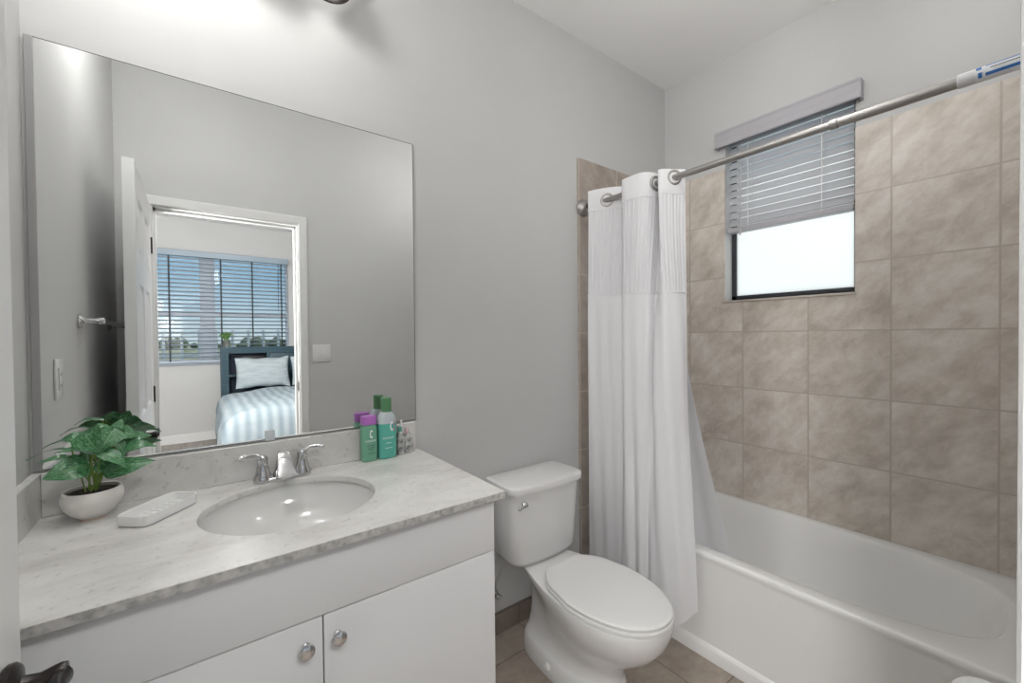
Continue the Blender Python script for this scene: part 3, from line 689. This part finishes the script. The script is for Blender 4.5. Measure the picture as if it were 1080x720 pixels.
w.build('flush_lever', CHROME, to, smooth=50)
sv = MB().lathe([(.001,-.001),(.017,-.001),(.017,-.005),(.008,-.007),(.008,-.03),(.001,-.03)], (1.058,0,.205), 'Y', 20)
sv.lathe([(.009,-.012),(.011,-.006),(.011,.010),(.007,.014),(.007,.026),(.001,.026)], (1.058,-.036,.205), n=16)
sv.lathe([(.012,-.030),(.015,-.034),(.015,-.041),(.010,-.044)], (1.058,-.018,.205), 'Y', 12, sx=.6)
o = sv.build('supply_valve', CHROME, to, smooth=40)
MB().tube(catmull([(1.058,-.036,.228),(1.062,-.04,.27),(1.078,-.06,.33),(1.095,-.085,.384)], 8), .0042, 8).build('supply_hose', pmat('braided_hose', (.55,.55,.55), .35, .6), to)

# ------------------------------------------------------------------ bathtub
TZ, TA = .442, 1.692
tb = thing('bathtub', 'white alcove bathtub with a smooth front apron along the tiled wall', 'bathtub', (2.05, -.775, 0))
x0, x1, y0, y1 = TA, XR-.001, YF+.0105, -.0105
def rr(x0, x1, y0, y1, z, r, N=64):
    l = []
    for cx, cy, a in ((x1-r,y1-r,0),(x0+r,y1-r,pi/2),(x0+r,y0+r,pi),(x1-r,y0+r,1.5*pi)):
        for k in range(N//4): t = a+pi/2*k/(N//4-1); l.append(Vector((cx+r*cos(t), cy+r*sin(t), z)))
    return l
def basin(z, ax, ay0, ay1, n0, n1, cx=2.066, cy=-.76, N=64):
    """inner outline on the same 64 angles; n0 camera end, n1 far end"""
    l = []
    for q in range(4):
        for k in range(N//4):
            t = q*pi/2 + pi/2*k/(N//4-1); c, s_ = cos(t), sin(t); n = n1 if s_ >= 0 else n0; b_ = ay1 if s_ >= 0 else ay0
            l.append(Vector((cx+ax*math.copysign(abs(c)**(2/n), c), cy+b_*math.copysign(abs(s_)**(2/n), s_), z)))
    return l
w = MB()
w.loft([rr(x0-.004,x1,y0,y1,.0005,.003), rr(x0-.004,x1,y0,y1,.046,.003), rr(x0-.002,x1,y0,y1,.052,.003), rr(x0+.009,x1,y0,y1,.062,.003), rr(x0+.010,x1,y0,y1,.40,.003), rr(x0+.007,x1,y0,y1,.412,.003), rr(x0+.004,x1,y0,y1,.422,.003), rr(x0+.003,x1,y0,y1,.434,.004), rr(x0+.007,x1-.001,y0+.001,y1-.001,.4405,.006), rr(x0+.013,x1-.002,y0+.002,y1-.002,TZ,.008),
        basin(TZ+.0005,.318,.715,.705,3.4,5.5), basin(TZ-.003,.311,.705,.698,3.4,5.5), basin(TZ-.014,.304,.695,.690,3.4,5.5), basin(.36,.292,.655,.672,3.3,5), basin(.25,.275,.59,.65,3.2,4.5), basin(.16,.255,.52,.625,3.1,4.2), basin(.12,.235,.46,.60,3,4), basin(.10,.195,.39,.555,3,4), basin(.095,.10,.2,.35,2.6,3)])
w.build('shell', TUBM, tb, smooth=45)
MB().lathe([(.001,.0),(.024,.0),(.026,.002),(.022,.004),(.001,.003)], (2.066,-.25,.0965), n=24).build('drain', CHROME, tb)

# ------------------------------------------------------------------ shower rod, curtain and liner
RX, RZ = 1.655, 2.03
rod = thing('shower_rod', 'brushed metal tension shower curtain rod across the tub opening', 'curtain rod', (RX, -.77, RZ))
MB().tube([(RX,-.012,RZ),(RX,-1.16,RZ)], .0130, 20).build('inner_tube', NICKEL, rod)
MB().tube([(RX,-1.11,RZ),(RX,-1.535,RZ)], .0152, 20).build('outer_tube', NICKEL, rod)
MB().lathe([(.0155,-1.100),(.0172,-1.102),(.0172,-1.120),(.0155,-1.122)], (RX,0,RZ), 'Y', 24).build('collar', NICKEL, rod)
MB().lathe([(.001,-.0102),(.042,-.0102),(.045,-.015),(.043,-.026),(.034,-.038),(.021,-.046),(.0135,-.050)], (RX,0,RZ), 'Y', 28, True, False).build('end_cap', NICKEL, rod)
w = MB().lathe([(.0132,-.0505),(.0155,-.0515),(.0155,-.062),(.0132,-.063)], (RX,0,RZ), 'Y', 24); w.build('end_ring', BRONZE, rod)
e2 = MB().lathe([(.0153,-1.385),(.0180,-1.387),(.0180,-1.520),(.020,-1.524),(.030,-1.530),(.030,-1.5395),(.001,-1.5395)], (RX,0,RZ), 'Y', 28, True, True).build('end_sleeve', pmat('pale_grey_sleeve', (.66,.66,.67), .4), rod)
lab = MB()
def wrap(ya, yb, a0, a1, r=.0186, n=8): 
    lab.grid(lambda u, v: (RX+r*cos(radians(a0+(a1-a0)*v)), ya+(yb-ya)*u, RZ+r*sin(radians(a0+(a1-a0)*v))), 2, n)
lab2 = lab; wl = MB(); lab = wl
wrap(-1.418, -1.512, 95, 265, .0182, 14); wl.build('wrapper', pmat('wrapper_white', (.74,.76,.78), .4), e2, smooth=60)
lab = MB(); wrap(-1.437, -1.508, 122, 142); wrap(-1.437, -1.508, 198, 222); wrap(-1.420, -1.430, 118, 160); wrap(-1.424, -1.431, 185, 228)
lab.build('blue_stripe', pmat('wrapper_blue', (.02,.14,.42), .4), e2, smooth=60)
lab = MB(); wrap(-1.445, -1.500, 164, 171); lab.build('print_line', pmat('wrapper_ink', (.06,.05,.05), .5), e2, smooth=60)

cur = thing('shower_curtain', 'white fabric shower curtain with metal grommets gathered at the wall end of the rod', 'curtain', (1.64, -.33, .08))
def resample(P, n):
    L_ = [0.0]
    for a, b_ in zip(P, P[1:]): L_.append(L_[-1]+(b_-a).length)
    out = []; j = 0
    for i in range(n+1):
        s_ = L_[-1]*i/n
        while j < len(P)-2 and L_[j+1] < s_: j += 1
        d = L_[j+1]-L_[j]; t = 0 if d < 1e-9 else min(1, (s_-L_[j])/d); out.append(P[j].lerp(P[j+1], t))
    return out
NS = 150
def rs(P): return resample(catmull([(a, b_, 0) for a, b_ in P], 14), NS)
TOPP = rs([(1.622,-.082),(1.640,-.140),(1.668,-.207),(1.700,-.262),(1.690,-.292),(1.640,-.297),(1.606,-.312),(1.600,-.360),(1.604,-.420),(1.640,-.452),(1.700,-.462),(1.705,-.486),(1.650,-.488),(1.606,-.502),(1.618,-.523),(1.660,-.548),(1.694,-.572)])
MIDP = rs([(1.626,-.072),(1.640,-.135),(1.655,-.205),(1.668,-.268),(1.655,-.292),(1.618,-.300),(1.600,-.325),(1.604,-.365),(1.604,-.400),(1.612,-.428),(1.640,-.446),(1.632,-.464),(1.604,-.474),(1.592,-.500),(1.598,-.535),(1.625,-.568),(1.680,-.588)])
BOTP = rs([(1.630,-.066),(1.645,-.130),(1.652,-.200),(1.650,-.270),(1.622,-.292),(1.598,-.306),(1.594,-.345),(1.612,-.366),(1.600,-.386),(1.592,-.410),(1.612,-.432),(1.598,-.452),(1.590,-.480),(1.590,-.530),(1.600,-.580),(1.615,-.620),(1.640,-.655)])
CT = 2.092
def curt(s_, z, off=0.0):
    i = s_*NS; k = min(int(i), NS-1); f_ = i-k
    T, M, B_ = (P[k].lerp(P[k+1], f_) for P in (TOPP, MIDP, BOTP))
    h = (CT-z)/(CT-.09)
    if h < .45: t = h/.45; t = t*t*(3-2*t); p = T.lerp(M, t)
    else: t = (h-.45)/.55; t = t*t*(3-2*t); p = M.lerp(B_, t)
    k2 = min(max(k, 1), NS-1); tg = (TOPP[k2+1]-TOPP[k2-1] if h < .3 else MIDP[k2+1]-MIDP[k2-1] if h < .75 else BOTP[k2+1]-BOTP[k2-1]); nn = Vector((-tg.y, tg.x, 0)).normalized()
    rip = .0025*sin(s_*60+z*3)*min(1, max(0, h*3))
    q = p + nn*(off+rip); return Vector((q.x, q.y, z-.030*s_*max(0, min(1, (z-.6)/1.2))))
def hem(s_): return .085 + .012*sin(s_*9) + (.125*max(0, (s_-.80)/.2)**1.3)
SZ = 1.562
BODYZ = 1.992
w = MB().grid(lambda u, v: curt(u, SZ-.004+(hem(u)-SZ+.004)*v), NS, 40)
o = w.build('lower_panel', CURT, cur, smooth=80, recalc=False); solid(o, .0016, -1)
w = MB().grid(lambda u, v: curt(u, BODYZ+(SZ-BODYZ)*v, .0010*sin(u*330+2*sin(v*3))+.0006*sin(u*190)), NS*4, 12)
o = w.build('upper_panel', SHEER, cur, smooth=80, recalc=False); solid(o, .0012, -1)
w = MB().grid(lambda u, v: curt(u, CT+.003*sin(u*14)+(BODYZ-.004-CT-.003*sin(u*14))*v, 0), NS, 6)
o = w.build('header_band', CURT, cur, smooth=80, recalc=False); solid(o, .0070, 0)
w = MB().grid(lambda u, v: curt(u, SZ+.003-.007*v, 0), NS, 2)
o = w.build('seam', CURT, cur, smooth=80, recalc=False); solid(o, .0110, 0)
# grommets where the cloth crosses the rod
last = -9
for k in range(NS):
    a, b_ = TOPP[k], TOPP[k+1]
    if (a.x-RX)*(b_.x-RX) <= 0 and k-last > 5:
        last = k; p = curt((k+.5)/NS, RZ); tg = (TOPP[min(k+3,NS)]-TOPP[max(k-2,0)]); ax = Vector((-tg.y, tg.x, 0)).normalized()
        p = Vector((RX, p.y, RZ))
        t1 = Vector((0,0,1)); t2 = ax.cross(t1).normalized()
        w = MB(); ln = 40; loops = []
        for i in range(ln+1):
            a_ = 2*pi*i/ln; c = p + (t1*cos(a_)+t2*sin(a_))*.0285; rad = (t1*cos(a_)+t2*sin(a_))
            loops.append([c + rad*(.0070*cos(2*pi*j/10)) + ax*(.0068*sin(2*pi*j/10)) for j in range(10)])
        w.loft(loops, False, False); w.build('grommet', NICKEL, cur, smooth=60)

# inner liner falling inside the tub
lin = thing('shower_liner', 'white shower liner behind the curtain flaring down inside the bathtub', 'curtain', (1.75, -.4, .30))
LT = rs([(1.676,-.10),(1.704,-.20),(1.722,-.27),(1.712,-.33),(1.70,-.39),(1.720,-.45),(1.722,-.49),(1.712,-.52),(1.712,-.550)])
LM = rs([(1.705,-.085),(1.725,-.17),(1.742,-.25),(1.732,-.33),(1.716,-.41),(1.732,-.47),(1.738,-.51),(1.728,-.54),(1.716,-.566)])
LB = rs([(1.80,-.08),(1.810,-.18),(1.822,-.28),(1.810,-.38),(1.798,-.46),(1.810,-.54),(1.820,-.60),(1.808,-.655),(1.792,-.715)])
def liner(s_, v):
    z = 2.02+(.26-2.02)*v; i = s_*NS; k = min(int(i), NS-1); f_ = i-k
    T, M, B_ = (P[k].lerp(P[k+1], f_) for P in (LT, LM, LB)); h = v
    if h < .45: p = T.lerp(M, h/.45)
    else:
        t = min(1, (h-.45)/.45); p = M.lerp(B_, t**1.15)
    return Vector((p.x, p.y, z))
o = MB().grid(liner, NS, 40).build('sheet', LINER, lin, smooth=80, recalc=False); solid(o, .001, -1)

# ------------------------------------------------------------------ bathroom window blind
bl = thing('window_blind', 'white slatted blind half lowered over the frosted bathroom window', 'blind', (2.42, -.695, 1.90))
w = MB(); pv = [(0,0),(-.010,.0),(-.013,.006),(-.013,.030),(-.010,.036),(-.012,.044),(-.012,.070),(-.016,.078),(-.016,.086),(0,.086)]
VX = XR-.030
w.loft([[Vector((VX+a, y, 2.407+z)) for a, z in pv] for y in (-.352, -1.003)])
for y in (-.352, -1.003): w.box(VX-.010, WX-.001, y-.004, y+.004, 2.407, 2.493)
w.box(VX-.01, WX-.001, -1.003, -.352, 2.485, 2.493)
w.build('valance', VALANCE, bl, smooth=25)
MB().box(2.432, 2.485, WY0+.006, WY1-.006, 2.446, 2.484, .003).build('head_rail', BLIND, bl, smooth=0)
w = MB(); ns = 12; ang = radians(-60); BXc = 2.462
for i in range(ns):
    zc_ = 2.432-i*.0405
    o0 = len(w.v); w.box(-.025, .025, WY0+.012, WY1-.012, -.0014, .0014, .001, 1)
    w.xform(Matrix.Translation((BXc, 0, zc_)) @ Matrix.Rotation(ang, 4, 'Y'), o0)
w.build('slats', BLIND, bl, smooth=0)
MB().box(2.434, 2.488, WY0+.010, WY1-.010, 1.928, 1.956, .004).build('bottom_rail', VALANCE, bl, smooth=0)
for y in (-.505, -.845):
    w = MB().box(2.4335, 2.4345, y-.0025, y+.0025, 1.95, 2.45); w.box(2.4895, 2.4905, y-.0025, y+.0025, 1.95, 2.45); w.build('ladder_cord', PLAST, bl, smooth=0)
MB().tube([(2.425,-.468,2.40),(2.425,-.468,1.905)], .0045, 8).build('wand', pmat('grey_wand', (.45,.45,.46), .3), bl)

# ------------------------------------------------------------------ wall fittings seen in the mirror
tw = thing('towel_bar', 'chrome towel bar on the left wall behind the open door', 'towel rail', (XL, -1.05, 1.415))
MB().tube([(XL+.062,-.60,1.425),(XL+.062,-1.24,1.425)], .008, 14).build('bar', CHROME, tw)
for y in (-.60, -1.24):
    MB().lathe([(.001,.0008),(.026,.0008),(.027,.006),(.020,.012),(.011,.018),(.010,.050),(.014,.054),(.014,.070),(.001,.072)], (XL,y,1.425), 'X', 24).build('bracket', CHROME, tw)
ou = thing('wall_outlet', 'white electrical outlet plate on the left wall near the vanity', 'outlet', (XL, -.29, 1.24))
MB().box(XL+.0005, XL+.006, -.330, -.250, 1.178, 1.300, .0025).build('plate', PLAST, ou)
w_ = MB().box(XL+.006, XL+.0085, -.308, -.272, 1.205, 1.273, .001).build('socket_face', PLAST, ou)
w = MB()
for z in (1.219, 1.253):
    for y in (-.296, -.284): MB().box(XL+.0085, XL+.0090, y-.0015, y+.0015, z-.005, z+.005).build('slot', OUTLETD, w_, smooth=0)

sw = thing('light_switch', 'white double rocker light switch on the wall beside the bedroom doorway', 'switch', (.703, YF, 1.25))
MB().box(.645, .761, YF+.0005, YF+.006, 1.190, 1.310, .0025).build('plate', PLAST, sw)
for x in (.680, .726):
    MB().box(x-.016, x+.016, YF+.006, YF+.0095, 1.216, 1.284, .0015).build('rocker', PLAST, sw)
# toilet paper on the front wall
PAPER = fabric('white_tissue', (.82,.82,.81), 120, bump=.1)
hd = thing('paper_holder', 'metal toilet paper holder on the wall by the doorway casing', 'paper holder', (1.11, YF, .66))
for x in (1.03, 1.185):
    MB().lathe([(.001,.0008),(.020,.0008),(.020,.006),(.009,.010),(.009,.080),(.001,.082)], (x, YF, .658), 'Y', 20).build('bracket', CHROME, hd)
MB().tube([(1.032,YF+.074,.658),(1.183,YF+.074,.658)], .008, 12).build('roller', CHROME, hd)
w = MB(); cy, cz = YF+.074, .658
w.loft([[Vector((x, cy+r_*cos(2*pi*i/40), cz+r_*sin(2*pi*i/40))) for i in range(40)] for x, r_ in ((1.053,.020),(1.053,.052),(1.055,.054),(1.161,.054),(1.163,.052),(1.163,.020))] , False, False)
tr_ = thing('toilet_paper_roll', 'white toilet paper roll on the holder at the lower right corner', 'toilet paper', (1.108, cy, cz-.054))
w.build('paper', PAPER, tr_, smooth=40)
MB().loft([[Vector((x, cy+r_*cos(2*pi*i/40), cz+r_*sin(2*pi*i/40))) for i in range(40)] for x, r_ in ((1.0535,.0198),(1.1625,.0198),(1.1625,.0183),(1.0535,.0183),(1.0535,.0198))], False, False).build('core', pmat('cardboard', (.45,.36,.27), .8), tr_)

# ------------------------------------------------------------------ bedroom seen in the mirror
TEALW = noise_mat('dark_teal_painted_wood', [(.022,.060,.085),(.034,.082,.110)], 6, 4, .45, stretch=(1,1,8))
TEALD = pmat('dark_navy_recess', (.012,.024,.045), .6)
HX0, HX1, HY0, HY1, HZ = .275, 1.99, -5.310, -5.125, 1.24
bed = thing('bed', 'dark teal bed with a storage headboard under the bedroom window', 'bed', (1.13, -4.2, 0))
w = MB()
w.box(HX0, HX0+.085, HY0, HY1, 0, HZ); w.box(HX1-.085, HX1, HY0, HY1, 0, HZ); w.box(HX0+.085, HX1-.085, HY0, HY1, 1.155, HZ); w.box(HX0+.085, HX1-.085, HY0, HY1, .15, .55)
w.box(HX0+.085, HX1-.085, HY0, HY0+.02, .55, 1.155)
w.box(.800, .832, HY0, HY1, .55, 1.155); w.box(1.42, 1.452, HY0, HY1, .55, 1.155)
w.box(HX0+.085, .80, HY0+.02, HY1-.01, .845, .87); w.box(1.452, HX1-.085, HY0+.02, HY1-.01, .845, .87)
hb = w.build('headboard', TEALW, bed, smooth=0)
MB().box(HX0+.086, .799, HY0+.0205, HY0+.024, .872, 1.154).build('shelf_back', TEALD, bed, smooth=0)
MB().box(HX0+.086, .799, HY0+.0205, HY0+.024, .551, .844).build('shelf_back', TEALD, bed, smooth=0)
dr = MB().box(.836, 1.416, HY1-.02, HY1+.004, .87, 1.150, .004); dr.box(.87, 1.385, HY1+.004, HY1+.010, .90, 1.12, .004); dr = dr.build('cabinet_door', TEALW, bed)
MB().lathe([(.001,.0),(.012,.0),(.012,.018),(.018,.024),(.001,.03)], (1.04, HY1+.009, 1.07), 'Y', 16).build('knob', BRONZE, dr)
w = MB().box(HX0+.01, HX0+.06, HY1, -3.15, .2, .42); w.box(HX1-.06, HX1-.01, HY1, -3.15, .2, .42); w.box(HX0+.01, HX1-.01, -3.19, -3.14, .2, .42); w.box(HX0+.02,HX0+.09,-3.22,-3.15,0,.42); w.box(HX1-.09,HX1-.02,-3.22,-3.15,0,.42)
w.build('frame', TEALW, bed, smooth=0)
MB().box(HX0+.03, HX1-.03, -5.15, -3.2, .40, .60, .05, 4).build('mattress', noise_mat('mattress_ticking', [(.70,.71,.72),(.76,.77,.78)], 30, 3, .8), bed)
DUV = pmat('pale_blue_striped_cotton', (.48,.55,.59), .85, 0, .2)
N, Lk, b = nodes(DUV); tc = N.new('ShaderNodeTexCoord'); wv = N.new('ShaderNodeTexWave'); wv.bands_direction = 'X'; wv.inputs['Scale'].default_value = 3.4; wv.inputs['Distortion'].default_value = .25; wv.inputs['Detail'].default_value = 1
Lk.new(tc.outputs['Object'], wv.inputs['Vector'])
r = N.new('ShaderNodeValToRGB'); r.color_ramp.elements[0].color = (.32,.39,.44,1); r.color_ramp.elements[1].color = (.47,.54,.575,1); Lk.new(wv.outputs['Fac'], r.inputs[0]); Lk.new(r.outputs[0], b.inputs['Base Color'])
nz = N.new('ShaderNodeTexNoise'); nz.inputs['Scale'].default_value = 14; nz.inputs['Detail'].default_value = 4; mp_ = N.new('ShaderNodeMapping'); mp_.inputs['Scale'].default_value = (1, 2.2, 1); Lk.new(tc.outputs['Object'], mp_.inputs[0]); Lk.new(mp_.outputs[0], nz.inputs['Vector'])
bp = N.new('ShaderNodeBump'); bp.inputs['Strength'].default_value = .5; bp.inputs['Distance'].default_value = .012; Lk.new(nz.outputs['Fac'], bp.inputs['Height']); Lk.new(bp.outputs[0], b.inputs['Normal'])
def duvet(u, v):
    y = -5.02 + 1.90*v; drop = max(0, (v-.93)/.07)
    # cross-section: hang - shoulder - top - shoulder - hang
    sec = [(.235,.17),(.205,.30),(.20,.45),(.225,.56),(.29,.635),(.40,.665),(.8,.685),(1.13,.69),(1.5,.685),(1.87,.665),(1.99,.635),(2.05,.56),(2.07,.45),(2.065,.30),(2.03,.17)]
    t = u*(len(sec)-1); i = min(int(t), len(sec)-2); f_ = t-i; f_ = f_
    x = sec[i][0]*(1-f_)+sec[i+1][0]*f_; z = sec[i][1]*(1-f_)+sec[i+1][1]*f_
    edge = 1-min(1, abs(u-.5)*2)
    hang = max(0, abs(u-.5)*2-.5)*2
    x += (.035*sin(y*7+.6)*hang + .05*(v-.3)*hang)*(-1 if u < .5 else 1); z += .010*sin(x*9+y*5)+.008*sin(y*13-x*4) - (.04*hang*v)
    if v < .06: z -= (.06-v)*.4
    if drop: z -= .46*drop**2*(z/.69); y = -3.253+.13*min(1, drop*1.6)**.6
    return (x, y, z)
tag_d = MB().grid(duvet, 70, 60).build('duvet', DUV, None, smooth=80, recalc=False)
tag(tag_d, 'pale blue striped duvet spread over the teal bed', 'duvet'); solid(tag_d, .02, -1)
SHAM = noise_mat('pale_blue_sham', [(.42,.48,.515),(.53,.59,.615)], 7, 4, .85, stretch=(1,1,5), bump=.8, bscale=14, spec=.2)
def pillow(x0, x1, ybase, z0, h, lean, label):
    w = MB(); cxp = (x0+x1)/2; hwp = (x1-x0)/2
    def side(sg):
        def fn(u, v):
            a, c = u*2-1, v*2-1
            th = .075*((1-abs(a)**2.6)*(1-abs(c)**2.6))**.5
            pin = 1-.07*(1-abs(a))*0 ; px = a*hwp*(1-.05*(1-c*c)); pz = (c*.5+.5)*h
            pz = pz + (.02*(abs(a)**3)*(1 if c > 0 else -1)*abs(c)) + .006*sin(a*8)*c
            loc = Vector((px, sg*th, pz)); loc = Matrix.Rotation(lean, 3, 'X') @ loc
            return (cxp+loc.x, ybase+loc.y, z0+loc.z)
        return fn
    w.grid(side(1), 24, 16); w.grid(side(-1), 24, 16)
    o = w.build('pillow', SHAM, None, smooth=80); return tag(o, label, 'pillow', 'pillows against the headboard')
pillow(.42, 1.055, -4.93, .715, .39, radians(18), 'pale blue pillow nearest the open headboard shelf')
pillow(1.075, 1.71, -4.93, .715, .39, radians(18), 'pale blue pillow on the far side of the bed, cut by the door frame')
# plaque on the headboard shelf
pq = thing('shelf_plaque', 'small dark decorative plaque leaning on the headboard shelf', 'plaque', (.67, -5.205, .871))
MB().box(.53, .79, -5.215, -5.195, .8712, 1.115, .004).build('board', pmat('black_plaque', (.02,.018,.02), .5), pq)
w = MB()
for k, z in enumerate((1.075, 1.045, 1.015, .985)):
    for j in range(5):
        xa = .555+j*.043+random.uniform(0,.008); w.box(xa, xa+random.uniform(.016,.034), -5.1945, -5.1935, z-.008, z+.006)
w.build('pattern', pmat('faded_rose_print', (.32,.24,.25), .6), pq, smooth=0)
# plant on the headboard
hp = thing('potted_plant', 'tiny spiky green plant in a grey pot on top of the headboard', 'plant', (.345, -5.20, HZ))
MB().lathe([(.001,.0005),(.036,.0005),(.042,.06),(.046,.095),(.040,.095),(.036,.08),(.001,.08)], (.345,-5.20,HZ), n=24).build('pot', noise_mat('grey_green_pot', [(.12,.14,.13),(.20,.22,.20)], 20, 4, .6), hp)
w = MB()
for i in range(46):
    a = random.uniform(0, 2*pi); ln = random.uniform(.07,.13); out_ = random.uniform(.3,1.0)
    P = [(.345+.012*cos(a), -5.20+.012*sin(a), HZ+.08), (.345+.035*cos(a)*out_+.01*cos(a), -5.20+.04*sin(a)*out_, HZ+.08+ln*.75), (.345+ln*.9*cos(a)*out_, -5.20+ln*.7*sin(a)*out_, HZ+.09+ln*(1.15-.7*out_))]
    pts = catmull(P, 4); w.tube(pts, [.004,.006,.0075,.008,.008,.007,.006,.004,.001][:len(pts)], 5)
w.build('foliage', noise_mat('spiky_leaf_green', [(.05,.14,.03),(.16,.30,.09)], 30, 3, .5), hp)
# blind on the bedroom window, slats open
bb = thing('window_blind', 'wide blue-white slatted blind with open slats over the bedroom window', 'blind', (.08, BY+.04, BZ0))
MB().box(BX0-.01, BX1-.005, BY+.005, BY+.075, 2.425, 2.50, .004).build('valance', pmat('blue_grey_valance', (.33,.40,.47), .45), bb, smooth=0)
w = MB(); n = 25
for i in range(n):
    z = 2.40-i*.0535; o0 = len(w.v)
    w.box(BX0+.01, BX1-.03, -.025, .025, -.0015, .0015); w.xform(Matrix.Translation((0, BY+.038, z)) @ Matrix.Rotation(radians(18), 4, 'X'), o0)
w.build('slats', BLINDB, bb, smooth=0)
MB().box(BX0+.01, BX1-.03, BY+.012, BY+.064, BZ0+.004, BZ0+.03, .003).build('bottom_rail', BLINDB, bb, smooth=0)
for x in (-.62, -.245, .30, .66, 1.02):
    MB().box(x-.009, x+.009, BY+.0645, BY+.0655, BZ0+.02, 2.43).build('ladder_tape', pmat('dark_tape', (.04,.05,.06), .7) if 'dark_tape' not in MATS else MATS['dark_tape'], bb, smooth=0)
MB().tube([(.98,BY+.082,2.42),(.98,BY+.082,1.75)], .004, 6).build('wand', MATS['dark_tape'], bb)

for o in bpy.data.objects:
    if '_loc' in o: del o['_loc']
